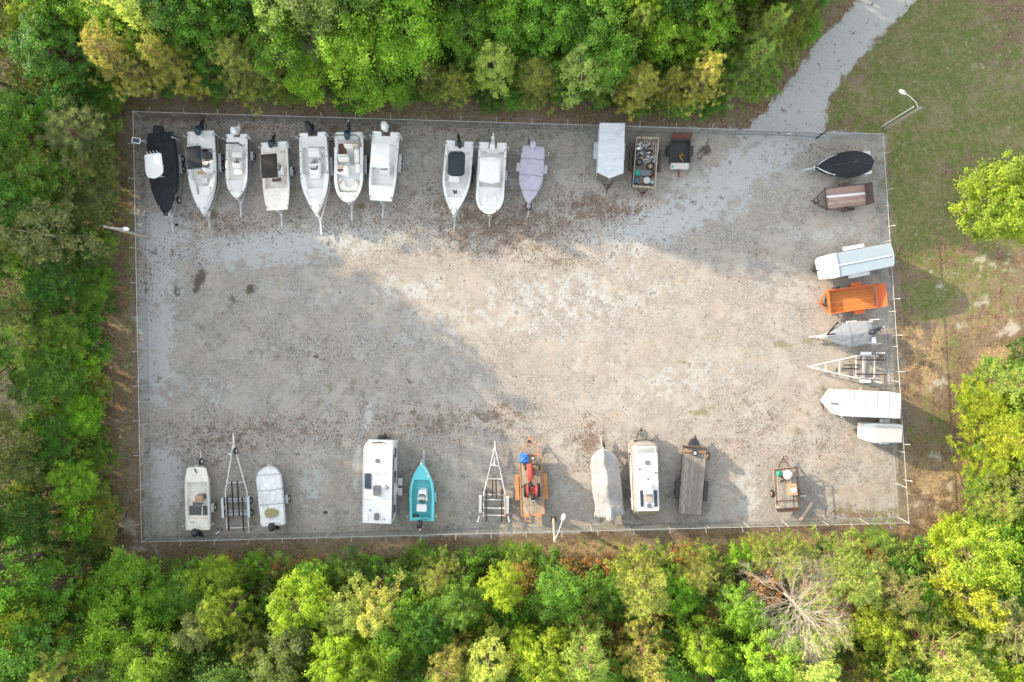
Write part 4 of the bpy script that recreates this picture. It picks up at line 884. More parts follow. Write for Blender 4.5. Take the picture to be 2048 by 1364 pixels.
# T8
f, p = enclosed('enclosed_trailer', 'short white box trailer with stained flat roof and curved white nose', (1804, 867.5), (1730, 865), 1.75,
    [(1805, 850), (1803.5, 885), (1750, 885.5), (1731, 881), (1728, 878), (1728.5, 850), (1731, 847.5), (1752, 847)], WHITE, WHITE, lambda f: f.l(1707, 861, .45).x, lambda f: (f.l(1767, 865, .5).x,), lambda f: .92, GALV, fw=.3)
b = MB(); q = [f.l(*s, 1.8) for s in ((1803, 852), (1802, 883.5), (1751, 883.5), (1751.5, 851.5))]; b.prism([(v.x, v.y) for v in q], 1.74, 1.84); b.build('roof_panel', ROOFD, f.o)
# T9 orange flatbed with tractor
f = Fr((1065, 1030), (1060, 909), .75, 'flatbed_trailer', 'faded orange flatbed trailer with two ramps, carrying the red tractor', 'trailer', 'open utility trailers')
pl = f.poly([(1038.5, 909), (1082.5, 909), (1088.6, 1028.8), (1043, 1031.5)], .75); deck(f, pl, .74, WOODT)
b = MB()
for i, (a, c) in enumerate(zip(pl, pl[1:]+pl[:1])): b.bar((*a, .70), (*c, .70), .1, .14)
b.build('frame', RORANGE, f.o); aframe(f, f.l(1058, 873, .45).x, f.L/2, 1.0, RORANGE, z=.55, jack=True)
ax_ = [f.l(1063, y, .4).x for y in (957, 974, 990)]; axles(f, ax_, 1.24, .33, RORANGE, .34, rim=WHITE)
for px in (1054, 1078):
    b = MB(); q = f.l(px, 1030, .8); b.bar((-f.L/2-.02, q.y-.22, .85), (-f.L/2-.02, q.y+.22, .85), .25, .18); b.bar((-f.L/2-.05, q.y-.17, .75), (-f.L/2-.5, q.y-.17, .8), .05, .05); b.bar((-f.L/2-.05, q.y+.17, .75), (-f.L/2-.5, q.y+.17, .8), .05, .05); b.bar((-f.L/2-.5, q.y-.19, .8), (-f.L/2-.5, q.y+.19, .8), .05, .05); b.build('ramp', RORANGE, f.o)
# tractor
t = twin(f, 'tractor', 'old faded red tractor strapped on the orange flatbed trailer', 'tractor'); o = t.o; t.o.location.z = .745
hz = .745; lx = lambda px, py, z: t.l(px, py, z)
h0 = lx(1060, 930, 1.9).x; h1 = lx(1060, 966, 1.9).x; yc = lx(1059.5, 950, 1.9).y
b = MB(); ring = lambda x, w, zt, zb: [(x, yc-w, zb), (x, yc-w, zt-.12), (x, yc-w*.6, zt), (x, yc+w*.6, zt), (x, yc+w, zt-.12), (x, yc+w, zb)]
b.loft([ring(h0, .2, 1.02, .5), ring(h0-.1, .24, 1.1, .5), ring(h0-.9, .24, 1.15, .62), ring(h1+.25, .2, 1.12, .8), ring(h1, .12, 1.0, .85)]); b.build('hood', RED, o, smooth=40)
b = MB(); b.box(h1-.6, h0-.1, yc-.15, yc+.15, .35, .72); b.ell((h1-.5, yc, .5), (.35, .3, .25), .8, 10, 8); b.bar((h1-.45, yc-.75, .5), (h1-.45, yc+.75, .5), .12, .12); b.bar((h0-.1, yc-.65, .45), (h0-.1, yc+.6, .45), .09, .09); b.build('chassis', BSTEEL, o, smooth=40)
xr_ = lx(1060, 980, 1.2).x; xq = lx(1060, 934, 1.0).x
for s, yy in ((-1, lx(1051, 980, 1.0).y), (1, lx(1077, 980, 1.0).y)): wheel(o, xr_, yy, .58, .3, RED, name='rear_wheel')
for yy in (lx(1051, 934, .9).y, lx(1078.5, 934, .9).y): wheel(o, xq, yy, .28, .16, RED, name='front_wheel')
b = MB(); q = lx(1066, 980, 1.7); b.bar((q.x-.22, q.y-.25, .95), (q.x-.22, q.y+.25, .95), .06, .3); b.box(q.x-.2, q.x+.2, q.y-.22, q.y+.22, .8, .84); b.bar((q.x+.22, q.y-.24, .86), (q.x+.22, q.y+.24, .86), .05, .12); b.bar((q.x-.2, q.y-.24, .86), (q.x+.2, q.y-.24, .86), .05, .12); b.bar((q.x-.2, q.y+.24, .86), (q.x+.2, q.y+.24, .86), .05, .12); b.build('seat', RED, o)
for yy in (lx(1055, 980, 1.6).y, lx(1073, 980, 1.6).y):
    b = MB(); b.loft([[(xr_+.62*cos(a), yy-.09, .58+.62*sin(a)), (xr_+.62*cos(a), yy+.09, .58+.62*sin(a)), (xr_+.65*cos(a), yy+.09, .58+.65*sin(a)), (xr_+.65*cos(a), yy-.09, .58+.65*sin(a))] for a in [radians(30+i*15) for i in range(9)]]); b.build('rear_fender', RED, o, smooth=40)
b = MB(); n = 16; c_ = Vector((h1-.12, yc, 1.22)); pt = [c_+Vector((.1*sin(2*pi*i/n), .2*cos(2*pi*i/n), .16*sin(2*pi*i/n))) for i in range(n+1)]; b.tube(pt, .018, 6); b.tube([c_, (h1+.2, yc, .95)], .02, 6)
for i in (0, 5, 11): b.tube([c_, pt[i]], .012, 5)
b.build('steering_wheel', BSTEEL, o, smooth=60)
b = MB(); b.tube([(h0-.55, yc-.33, .7), (h0-.55, yc-.33, 1.3)], .035, 8); b.tube([(h0-.3, yc-.25, .6), (h0-.9, yc-.42, .62), (h0-1.1, yc-.4, .55)], .04, 6); b.build('exhaust_pipe', RUST, o)
b = MB(); 
for i in range(16): b.bar((h0-rnd.uniform(.2, 1.2), yc-rnd.uniform(.25, .5), rnd.uniform(.5, .8)), (h0-rnd.uniform(.2, 1.2), yc-rnd.uniform(.25, .5), rnd.uniform(.5, .8)), .04)
b.ell((h1+.4, yc-.38, .75), (.2, .16, .16), .8, 8, 6, 1); b.build('engine', [RED, TAN], o)
b = MB(); xb = xr_-.75; b.bar((xr_-.3, yc-.3, .4), (xb, yc-.35, .35), .05); b.bar((xr_-.3, yc+.2, .4), (xb, yc+.25, .35), .05); b.ell((xb-.15, yc-.2, .3), (.25, .2, .2), .7, 10, 6); b.bar((xb-.4, yc-.25, .15), (xb, yc-.2, .3), .12); b.build('hitch_arms', DBROWN, o)
b = MB(); b.ell((xb-.18, yc-.22, .52), (.1, .16, .05), .8, 10, 6); b.build('hitch_cover', LGREY, o)
for s in (-1, 1):
    b = MB(); a = Vector((xr_-.5, yc+s*.05, .55)); c_ = Vector((xr_-1.4, yc+s*.9-.08, .02)); b.tube([a, c_], .018, 5); bo = b.build('chain', RUST if s > 0 else LGREY, None); bo.matrix_world = t.M @ Matrix.Translation((0, 0, .745)); tag(bo, 'rusty chain tying the tractor rear to the flatbed' if s > 0 else 'pale strap tying the tractor rear to the flatbed', 'tie-down')
b = MB()
def tarpf(u, v):
    x, y = (u-.5)*.85, (v-.5)*.85; e = 1-max(abs(u-.5), abs(v-.5))*2
    return (x*(1+.25*noise.noise(Vector((y*3, 1, 2)))), y*(1+.3*noise.noise(Vector((x*3, 4, 2)))), .02+e*.12+.14*abs(noise.noise(Vector((x*5, y*5, 3)))))
b.grid(tarpf, 22, 22); o2 = solo(b, 'tarp', BLUE, at(1048, 916, .78), 'crumpled blue tarp at the front corner of the orange flatbed', 'tarp', smooth=20)
b = MB()
for i in range(9): b.bar((rnd.uniform(-.3, .3), rnd.uniform(-.5, .5), .1+.2*rnd.random()), (rnd.uniform(-.3, .3), rnd.uniform(-.5, .5), .1+.3*rnd.random()), .06, .04)
b.ell((.1, .05, .25), (.12, .12, .1), .9, 8, 6, 1); solo(b, 'scrap_metal', [RUST, LGREY], at(1064, 917, .77), 'rusty scrap iron heaped ahead of the tractor', 'scrap')
# T10 weathered flatbed
f = Fr((1379, 1028.5), (1390, 897), .75, 'flatbed_trailer', 'long weathered plank flatbed trailer with black fenders, beside the silver camper', 'trailer', 'open utility trailers')
pl = f.poly([(1366.8, 895.6), (1413.8, 898), (1402, 1030.5), (1356.5, 1027)], .75); deck(f, pl, .75, WOODG, .08)
b = MB()
for i, (a, c) in enumerate(zip(pl, pl[1:]+pl[:1])): b.bar((*a, .63), (*c, .63), .08, .14)
b.build('frame', DBROWN, f.o); aframe(f, f.l(1391, 872, .45).x, f.L/2, .6, BSTEEL, z=.55); ax_ = [f.l(1384, y, .4).x for y in (970, 988)]; axles(f, ax_, 1.2, .36, BSTEEL, .34, rim=GREY)
b = MB(); q = f.l(1389, 888, .9); b.prism([(q.x-.15, q.y-.5), (q.x+.3, q.y-.35), (q.x+.5, q.y), (q.x+.3, q.y+.35), (q.x-.15, q.y+.5)], .5, .95); b.build('toolbox', BSTEEL, f.o, bevel=.02); b = MB(); b.bar((q.x-.28, q.y-1.0, .85), (q.x-.28, q.y+1.0, .85), .1, .2); b.build('header_board', DBROWN, f.o)
b = MB(); a, c = f.l(1364, 902.5, .9), f.l(1413, 904.5, .9); b.bar((a.x, a.y, .85), (c.x, c.y, .85), .07, .07); b.build('cross_bar', RORANGE, f.o)
q = f.l(1389.6, 906, .9); wheel(f.o, q.x, q.y, .26, .18, WHITE, z=.88, flat=True, name='spare_wheel'); q = f.l(1416.5, 912, .9); wheel(f.o, q.x, q.y, .36, .16, TAN, z=.8, name='spare_wheel', rz=-.15)
WOODL = wood('patched_plank', (.44, .40, .33), (.24, .20, .16), width=.3)
# T11 small trailer
f = Fr((1575, 1016), (1570, 936), .7, 'utility_trailer', 'small flat trailer with patched grey planks, rusty rails and a box on its bed', 'trailer', 'open utility trailers')
pl = f.poly([(1547.7, 938.6), (1592, 933.8), (1596.5, 1004), (1551.5, 1007)], .7); deck(f, pl, .6, WOODL)
rails_box(f, pl, .6, .55, DBROWN, .05, 'side_rail', gap=(.28, .55), sides=(0, 1, 3)); 
b = MB(); a, c = f.l(1551.5, 1003, .7), f.l(1596, 1000, .7); b.bar((a.x, a.y, .63), (c.x, c.y, .63), .06, .04); b.build('cross_bar', RUST, f.o)
aframe(f, f.l(1565, 913.4, .45).x, f.L/2, .5, DBROWN, jack=False); axles(f, (f.l(1570, 986, .4).x,), 1.1, .33, None, rim=TAN)
w_ = f.poly([(1551.5, 1008), (1596.5, 1005), (1597, 1015), (1552, 1018)], .7); b = MB(); b.prism(w_, .56, .6); gt = b.build('tail_board', WOODL, f.o)
gate_mesh(f, f.l(1553, 1018, .62), f.l(1598, 1015, .62), f.l(1556, 1024, 1.25), f.l(1601, 1021, 1.25), DBROWN, n=7, k=2, name='tailgate')
b = MB(); b.prism(rrect(-.32, .32, -.45, .45, .02), 0, .38); o = solo(b, 'box', mat('cardboard', (.45, .27, .15), .9, dirt=(.6, .6, .6), amt=.6), at(1584, 978, .61), 'open brown box holding a pale folded sheet, on the small trailer', 'box', rz=.12)
b = MB(); b.grid(lambda u, v: ((u-.5)*.5, (v-.5)*.4, .4+.06*noise.noise(Vector((u*4, v*4, 1)))), 10, 10); b.build('folded_sheet', mat('pale_blue_cloth', (.62, .70, .74), .8), o, smooth=60)
for (px, py, s, m, l, n) in ((1557, 946, .26, GREEN, 'green plastic bag at the front corner of the small trailer', 'bag'), (1573, 948, .38, GEL, 'bulging white sack at the front of the small trailer', 'sack')):
    b = MB(); nv = 14; b.loft([[(s*sin(pi*(i+.3)/(nv+.6))*cos(a)*(1+.25*noise.noise(Vector((cos(a)*2, sin(a)*2, i*.3)))), s*1.1*sin(pi*(i+.3)/(nv+.6))*sin(a)*(1+.2*noise.noise(Vector((cos(a)*2, sin(a)*2, i*.3+4)))), s*.75*(1-cos(pi*i/nv))) for a in [j*pi/8 for j in range(16)]] for i in range(nv+1)]); solo(b, n, m, at(px, py, .61), l, n, smooth=60)
b = MB(); b.bar((-.3, -.2, .04), (.3, .1, .04), .12, .08); b.bar((-.2, .2, .06), (.3, .25, .06), .1, .1); solo(b, 'block', DBROWN, at(1567, 959, .61), 'dark wooden blocks behind the white sack', 'block')
p0, p1 = at(1624.7, 1004, .1), at(1599.7, 1041.4, .06); b = MB(); h = (p1-p0)/2; b.bar(-h, h, .26, .05); solo(b, 'plank', PALEWOOD, (p0+p1)/2, 'long pale plank lying slanted on the gravel near the lower fence', 'plank')
b = MB(); p0, p1 = at(1599, 992, .3), at(1612, 991.5, .3); h = (p1-p0)/2; b.bar(-h, h, .1, .08); b.bar(h-Vector((.1, 0, 0)), h-Vector((.1, 0, .28)), .08, .08); solo(b, 'plank', WPIPE, (p0+p1)/2, 'short pale stub standing out beside the small trailer', 'stub')
# ---------------------------------------------------------------- campers
RZ = 2.95
f = Fr((753, 1047), (756, 885), RZ, 'camper', 'white travel trailer with a solar panel and grey air conditioner on its roof', 'camper', 'travel trailers')
R_ = f.poly([(725.5, 1046), (782.5, 1047.5), (783, 901.6), (727, 901.6)], RZ); y0 = min(p[1] for p in R_); y1 = max(p[1] for p in R_); x0 = min(p[0] for p in R_)+.05; x1 = f.l(755, 902, RZ).x; x2 = f.l(755, 884, 2.3).x
b = MB(); prof = [(x0, .55), (x0, RZ-.02), (x1, RZ-.02), (x1+.3, RZ-.14), (x2-.1, 2.38), (x2+.08, 1.5), (x2, .8), (x1+.2, .55)]
b.loft([[(x, y0, z) for x, z in prof], [(x, y1, z) for x, z in prof]]); b.build('body', SIDEG, f.o, bevel=.05)
b = MB(); b.prism([(x0-.03, y0-.02), (x1, y0-.02), (x1, y1+.02), (x0-.03, y1+.02)], RZ-.04, lambda x, y: RZ+.05-.03*abs(y-(y0+y1)/2)); b.build('roof', ROOFW, f.o)
b = MB(); pr = [(x1-.01, RZ+.035), (x1+.3, RZ-.11), (x2-.08, 2.41), (x2+.08, 1.6)]
b.loft([[(x, y0+.06+(.12 if i > 1 else 0), z+.02) for i, (x, z) in enumerate(pr)], [(x, y1-.06-(.12 if i > 1 else 0), z+.02) for i, (x, z) in enumerate(pr)]], closed=False, caps=False); b.build('front_cap', GEL, f.o, smooth=50)
b = MB(); b.bar((x0, y0+.02, RZ+.03), (x1, y0+.02, RZ+.03), .05, .04); b.build('edge_trim', LGREY, f.o)
b = MB(); b.bar((x0, y1-.02, RZ+.03), (x1, y1-.02, RZ+.03), .05, .04); b.build('edge_trim', LGREY, f.o)
for xs_ in (x1-.02, x1-2.2, x0+2.0): b = MB(); b.bar((xs_, y0+.05, RZ+.035), (xs_, y1-.05, RZ+.035), .035, .012); b.build('roof_seam', mat('sealant', (.5, .49, .46), .7), f.o)
ym = (y0+y1)/2; b = MB(); b.tube([(x2-.1+.0, ym-.75, 2.42), (x2-.0, ym, 2.42), (x2-.1, ym+.85, 2.42)], .045, 6); b.build('front_window_brow', BSTEEL, f.o)
cu = bpy.data.curves.new('lettering', 'FONT'); cu.body = 'MICRO'; cu.size = .30; cu.extrude = .004; cu.align_x = 'CENTER'; cu.materials.append(BSTEEL)
tmp_ = bpy.data.objects.new('lettering', cu); C.objects.link(tmp_); bpy.context.view_layer.update(); lme = bpy.data.meshes.new_from_object(tmp_); bpy.data.objects.remove(tmp_); lt = bpy.data.objects.new('lettering', lme); C.objects.link(lt); lt.parent = f.o
sl_ = Vector((x2-.08-(x1+.3), 0, 2.41-(RZ-.11))).normalized(); u_ = Vector((0, 1, 0)); nrm = Vector((-sl_.z, 0, sl_.x)); 
if nrm.z < 0: nrm = -nrm
xa_ = nrm.cross(Vector((0,0,1))); yy_ = -sl_; xx_ = yy_.cross(nrm)
Mt = Matrix((xx_, yy_, nrm)).transposed().to_4x4(); cpt = Vector((x1+.3, 0, RZ-.11))+sl_*.43+nrm*.05; Mt.translation = (cpt.x, ym+.18, cpt.z); lt.matrix_local = Mt
def roofbox(f, px, py, z, L, W, h, m, name, r=.06, inset=.08, rz=0): q = f.l(px, py, z+h); b = MB(); b.prism(rrect(q.x-L/2, q.x+L/2, q.y-W/2, q.y+W/2, r), z, z+h, inset=inset); return b.build(name, m, f.o, smooth=30)
roofbox(f, 754.2, 922, RZ+.02, .36, .36, .1, GREY, 'roof_vent'); q = roofbox(f, 752.6, 982, RZ+.02, .92, .6, .28, GREY, 'air_conditioner', r=.12); roofbox(f, 752.6, 1034, RZ+.02, .6, .4, .16, GREY, 'roof_vent', r=.1)
roofbox(f, 735.8, 962, RZ+.045, 1.32, .55, .03, CELL, 'solar_panel', r=.01, inset=0); roofbox(f, 732, 1035, RZ+.03, .55, .28, .05, GEL, 'roof_hatch')
q = f.l(772.8, 975.5, RZ+.1); b = MB(); b.tube([(q.x, q.y, RZ+.03), (q.x, q.y, RZ+.12)], [.16, .15], 14); b.bar((q.x, q.y, RZ+.08), (q.x+.3, q.y, RZ+.1), .08, .03); b.tube([(q.x, q.y, RZ+.12), (q.x, q.y, RZ+.17)], .05, 10, 1); b.build('antenna', [GREY, WHITE], f.o)
for px, py in ((770, 947.5), (740, 1021), (768, 1039), (756, 948.5)): q = f.l(px, py, RZ+.1); b = MB(); b.tube([(q.x, q.y, RZ), (q.x, q.y, RZ+.14)], .045, 8); b.build('vent_pipe', BSTEEL, f.o)
q = f.l(745, 955, RZ+.06); b = MB(); b.tube([(q.x-.1, q.y+.0, RZ+.05), (q.x+.15, q.y+.2, RZ+.05), (q.x+.18, q.y+.45, RZ+.05)], .012, 4); b.build('cable', LGREY, f.o)
ys = y1 if f.l(790, 970, 1).y > 0 else y0; sg = 1 if ys > 0 else -1
b = MB()
for xa_, xb_ in ((x0+.6, x0+1.3), (x0+3.2, x0+4.2), (x1-.7, x1+.1)): b.box(xa_, xb_, min(ys, ys+sg*.02), max(ys, ys+sg*.02), 1.5, 2.2)
b.build('side_window', GLASS, f.o); b = MB(); b.box(x0+2.1, x0+2.8, min(ys, ys+sg*.025), max(ys, ys+sg*.025), .6, 2.5); dr = b.build('door', WHITE, f.o); b = MB(); b.box(x0+2.2, x0+2.28, min(ys, ys+sg*.07), max(ys, ys+sg*.07), 1.45, 1.55); b.build('handle', BSTEEL, dr)
b = MB(); b.tube([(x0+.4, ys+sg*.09, RZ-.15), (x1-.3, ys+sg*.09, RZ-.15)], .065, 8); b.build('awning', GREY, f.o)
b = MB(); b.box(x0, x1+.4, min(ys, ys+sg*.012), max(ys, ys+sg*.012), .75, 1.05); b.build('side_stripe', GREY, f.o)
b = MB(); 
for xa_ in (f.l(787, 965, .9).x, f.l(787, 985, .9).x): b.box(xa_-.33, xa_+.33, min(ys, ys+sg*.38), max(ys, ys+sg*.38), .48, .53)
b.build('entry_step', WHITE, f.o)
axles(f, (-.75, -.0), 1.02, .34, None); aframe(f, f.l(765, 865, .45).x, x2-.4, .6, RUST); b = MB(); q = f.l(763.5, 876, .9); b.ell((q.x, q.y, .82), (.24, .42, .24), .8, 14, 8); b.build('propane_cover', MOTB, f.o, smooth=60)
b = MB(); b.box(x0-.12, x0-.02, y0+.1, y1-.1, .5, .62); b.tube([(x0-.06, ym-.5, RZ-.3), (x0-.1, ym-.5, 1.2)], .015, 5); b.build('rear_bumper', BSTEEL, f.o)
# silver camper
f = Fr((1295, 1034), (1290, 884), 2.6, 'camper', 'polished silver rounded camper with two strips of solar cells on its white roof', 'camper', 'travel trailers')
L_ = f.L; Wd = 2.42/2; n = 28
def shell(x):  # outline half width & top height along the length
    u = abs(x)/(L_/2); e = max(0, (u-.80)/.20)
    return Wd*sqrt(max(0, 1-e**2.2*.75)), 2.72-.75*e**2
rings = []
for i in range(41):
    x = -L_/2+L_*i/40; hw_, ht = shell(x); rg = []
    for j in range(21):
        a = pi*j/20; cy = cos(a); sy = sin(a); p_ = .42; yy = math.copysign(abs(cy)**p_, cy)*hw_; zz = .55+(ht-.55)*(sy**p_ if sy > 1e-6 else 0)
        rg.append((x+(.0 if abs(x) < L_*.4 else 0), yy, zz))
    rings.append(rg)
b = MB(); b.loft(rings, closed=False, caps=False); r0, r1 = rings[0], rings[-1]; b.add(r0, [tuple(range(20, -1, -1))]); b.add(r1, [tuple(range(21))]); b.build('body', SILVER, f.o, smooth=50)
b = MB(); xa, xb = f.l(1295, 1021, 2.75).x, f.l(1292, 907, 2.75).x; b.prism(rrect(xa, xb, -.92, .92, .08), 2.68, lambda x, y: 2.78-.03*abs(y)); b.build('roof', ROOFW, f.o)
b = MB()
for s in (-1, 1): b.bar((xa, s*.95, 2.75), (xb, s*.95, 2.75), .04, .05)
b.bar((xb+.03, -.95, 2.72), (xb+.03, .95, 2.72), .04, .05); b.bar((xa-.03, -.95, 2.72), (xa-.03, .95, 2.72), .04, .05); b.build('roof_trim', ALU, f.o)
for sx in (-1, 1):
    b = MB(); P_ = []
    for j in range(15): a = -pi/2+pi*j/14; P_.append((sx*(L_/2-.62+.66*cos(a)**.7 if cos(a) > 0 else L_/2-.62), sin(a)*1.16, 2.05+(.0)))
    b.tube(P_, .025, 5); b.build('end_trim', BRTRIM, f.o)
b = MB(); b.box(L_/2-.1, L_/2+.015, -.8, .8, 1.3, 1.85); b.build('front_window', GLASS, f.o)
ZR = 2.77
roofbox(f, 1295, 925.6, ZR, .38, .38, .1, GREY, 'roof_vent'); roofbox(f, 1298, 996.8, ZR, .64, .64, .09, mat('beige_plastic', (.36, .32, .25), .6), 'skylight'); roofbox(f, 1298.5, 1012, ZR, .36, .36, .1, GREY, 'roof_vent')
q = f.l(1296, 976, ZR+.2); b = MB(); b.prism([(q.x-.55, q.y-.36), (q.x+.35, q.y-.34), (q.x+.5, q.y-.2), (q.x+.5, q.y+.2), (q.x+.35, q.y+.34), (q.x-.55, q.y+.36)], ZR, ZR+.3, inset=.1); b.build('air_conditioner', GEL, f.o, smooth=30)
for px in (1283.6, 1311.5): roofbox(f, px, 997, ZR+.01, 1.36, .26, .025, CELL, 'solar_panel', r=.01, inset=0)
for px, py in ((1279, 938.5), (1311.5, 945.5), (1296.5, 958.5)): q = f.l(px, py, ZR+.1); b = MB(); b.tube([(q.x, q.y, ZR), (q.x, q.y, ZR+.1)], [.1, .08], 12); b.build('vent_pipe', GREY, f.o)
roofbox(f, 1281.5, 972, ZR, .55, .12, .14, GEL, 'antenna_base')
sg = 1 if f.l(1262, 960, 1.5).y > 0 else -1; ys = sg*Wd
b = MB()
for xa_, xb_ in ((f.l(1265, 1025, 1.7).x, f.l(1265, 1002, 1.7).x), (f.l(1265, 999, 1.7).x, f.l(1265, 980, 1.7).x), (f.l(1265, 922, 1.7).x, f.l(1265, 905, 1.7).x)): b.box(xa_+.05, xb_, min(ys*.975, ys*1.012), max(ys*.975, ys*1.012), 1.35, 2.0)
b.build('side_window', GLASS, f.o)
b = MB(); b.tube([(xa, sg*1.19, 2.28), (xb-.2, sg*1.19, 2.28)], .05, 8); b.build('awning', WPIPE, f.o); b = MB()
b.tube([(f.l(1265, x, 2).x, sg*1.235, z) for x in (1000,) for z in (.9, 2.2)], .02, 5); b.tube([(f.l(1265, 905, 2).x, sg*1.2, z) for z in (.9, 2.1)], .02, 5); b.build('awning_arm', WPIPE, f.o)
b = MB(); b.bar((-L_/2-.12, -.95, .62), (-L_/2-.12, .95, .62), .12, .1); b.build('rear_bumper', WPIPE, f.o)
axles(f, (-.8, .0), 1.02, .34, None); aframe(f, f.l(1285.6, 856, .45).x, L_/2-.3, .6, BSTEEL); b = MB(); q = f.l(1288, 870, .9); b.prism(rrect(q.x-.22, q.x+.22, q.y-.38, q.y+.38, .06), .55, .92, inset=.08); b.build('battery_box', GREY, f.o)
# dark stub on gravel by lower fence
b = MB(); b.box(-.16, .16, -.09, .09, 0, .12); b.box(-.05, .05, -.12, .12, .12, .16); solo(b, 'wheel_chock', MOTB, at(651, 1024, .0), 'small black block lying alone on the gravel near the white camper', 'block', bevel=.02)
b = MB(); b.tube([(.1*cos(a), .1*sin(a), .12) for a in [i*pi/6 for i in range(13)]], .03, 6); b.box(-.06, .06, -.06, .06, 0, .14); solo(b, 'jack_wheel', MOTB, at(354, 450, .0), 'small black caster lying beside the tongue of the first trailer', 'caster')
# ---------------------------------------------------------------- fences
FH = 1.75
COR = {'tl': at(266, 223, FH), 'tr': at(1766, 268, FH), 'br': at(1818, 1046, FH), 'bl': at(283, 1084, FH)}
G0, G1_, G2_ = at(1478, 259, FH), at(1564, 261, FH), at(1649, 265, FH)
POST = GALV; FPOST = mat('pale_fence_post', (.50, .51, .50), .5, .3)
def fence(a, c, label, n, outward, arms=True, brace=True, seed=0):
    a = Vector((a.x, a.y, 0)); c = Vector((c.x, c.y, 0)); d = c-a; L = d.length; d.normalize(); out = Vector((*outward, 0))
    root = bpy.data.objects.new('chain_link_fence', None); C.objects.link(root); root.location = a; root.rotation_euler = (0, 0, atan2(d.y, d.x)); tag(root, label, 'fence', 'chain-link fences round the storage yard')
    os = 1 if (Matrix.Rotation(-atan2(d.y, d.x), 3, 'Z') @ out).y > 0 else -1
    b = MB(); b.tube([(0, 0, FH), (L, 0, FH)], .028, 6); b.build('top_rail', POST, root, smooth=60)
    b = MB(); r = .0022; s = .13; k = int(L/s)
    for i in range(-int(FH/s), k+1):
        x0 = i*s; x1 = x0+FH; p = max(0, x0); q = min(L, x1)
        if q > p: b.bar((p, .012, p-x0+.03), (q, .012, q-x0+.03 if q-x0+.03 < FH else FH), r*2); b.bar((p, -.012, FH-(p-x0)), (q, -.012, max(.03, FH-(q-x0))), r*2)
    b.build('chain_link_mesh', CHAIN, root)
    b = MB(); b.tube([(0, 0, .04), (L, 0, .04)], .008, 4); b.build('tension_wire', POST, root)
    rr = random.Random(seed)
    for i in range(n+1):
        x = L*i/n; b = MB(); w_ = .045 if i in (0, n) else .032; b.tube([(x, 0, 0), (x, 0, FH+.06)], w_, 8); b.ell((x, 0, FH+.06), (w_*1.2, w_*1.2, .04), 1, 8, 4); b.build('post', FPOST if i in (0, n) or seed else POST, root, smooth=60)
    if arms:
        m = int(L/3.03)
        for i in range(m):
            x = 1.6+i*3.03
            if x > L-.3: break
            b = MB(); b.tube([(x, 0, FH-.5), (x, 0, FH+.02), (x, os*.34, FH+.34)], .016, 6); b.build('barb_arm', POST, root, smooth=60)
        for j in range(3):
            t = (.12, .23, .33)[j]; b = MB(); pts = []; ns = int(L/.8)
            for q in range(ns+1): pts.append((L*q/ns, os*t, FH+t+.004*sin(q*1.7)))
            b.tube(pts, .0035, 4)
            for q in range(int(L/.6)): xx = q*.6+.1; b.bar((xx, os*t-.03, FH+t-.02), (xx+.01, os*t+.03, FH+t+.02), .004)
            b.build('barbed_wire', CHAIN, root)
    return root
fence(COR['tl'], G0, 'upper chain-link fence, running behind the row of boats', 16, (0, 1), seed=0)
fence(G2_, COR['tr'], 'short piece of chain-link fence between the gate and the yard corner', 2, (0, 1))
fence(COR['tr'], COR['br'], 'right-hand chain-link fence along the grass', 11, (1, 0), seed=1)
fence(COR['br'], COR['bl'], 'lower chain-link fence along the lower wood', 20, (0, -1), seed=2)
fence(COR['bl'], COR['tl'], 'left-hand chain-link fence along the left wood', 11, (-1, 0))
def gate(a, c, label):
    a = Vector((a.x, a.y, 0)); c = Vector((c.x, c.y, 0)); d = c-a; L = d.length; an = atan2(d.y, d.x)
    root = bpy.data.objects.new('gate', None); C.objects.link(root); root.location = a; root.rotation_euler = (0, 0, an); tag(root, label, 'gate', 'double gate leaves')
    b = MB(); x0, x1 = .1, L-.1; z0, z1 = .12, FH
    for p, q in (((x0, 0, z0), (x1, 0, z0)), ((x0, 0, z1), (x1, 0, z1)), ((x0, 0, z0), (x0, 0, z1)), ((x1, 0, z0), (x1, 0, z1)), ((L/2, 0, z0), (L/2, 0, z1)), ((x0, 0, (z0+z1)/2), (x1, 0, (z0+z1)/2))): b.tube([p, q], .024, 6)
    b.build('gate_frame', POST, root, smooth=60)
    b = MB(); s = .13
    for i in range(-int(FH/s), int(L/s)):
        X0 = i*s; p = max(x0, X0); q = min(x1, X0+z1)
        if q > p: b.bar((p, .01, p-X0+.05), (q, .01, min(z1, q-X0+.05)), .007); b.bar((p, -.01, z1-(p-X0)), (q, -.01, max(.05, z1-(q-X0))), .007)
    b.build('chain_link_mesh', CHAIN, root)
    b = MB(); b.tube([(.02, .02, 0), (.02, .02, FH+.2)], .06, 10); b.build('hinge_post', BSTEEL, root, smooth=60)
    for z in (.4, 1.4): b = MB(); b.box(-.02, .14, -.04, .04, z, z+.08); b.build('hinge', BSTEEL, root)
    return root
ga = gate(G0, G1_, 'gate leaf nearer the trees, closing the gravel road'); gb = gate(G2_, G1_, 'gate leaf nearer the grass, with a small white sign')
L_ = (G1_-G2_).length; b = MB(); b.box(L_-1.05, L_-.65, .03, .035, .95, 1.25); s_ = b.build('sign_plate', WHITE, gb); b = MB(); b.bar((L_-.06, 0, .9), (L_+.02, 0, 1.1), .1, .12); b.build('latch', RUST, gb)
p = at(1681, 267.5, 1.0); b = MB(); b.box(-.62, .62, .0, .012, -.42, .42); o = solo(b, 'sign', WHITE, (p.x, p.y-.06, 1.0), 'blank white sign board hung on the fence beside the gate', 'sign')
b = MB(); [b.tube([(x, -.02, z), (x, .04, z)], .015, 6) for x in (-.55, .55) for z in (-.36, .36)]; b.build('bolt', BSTEEL, o)
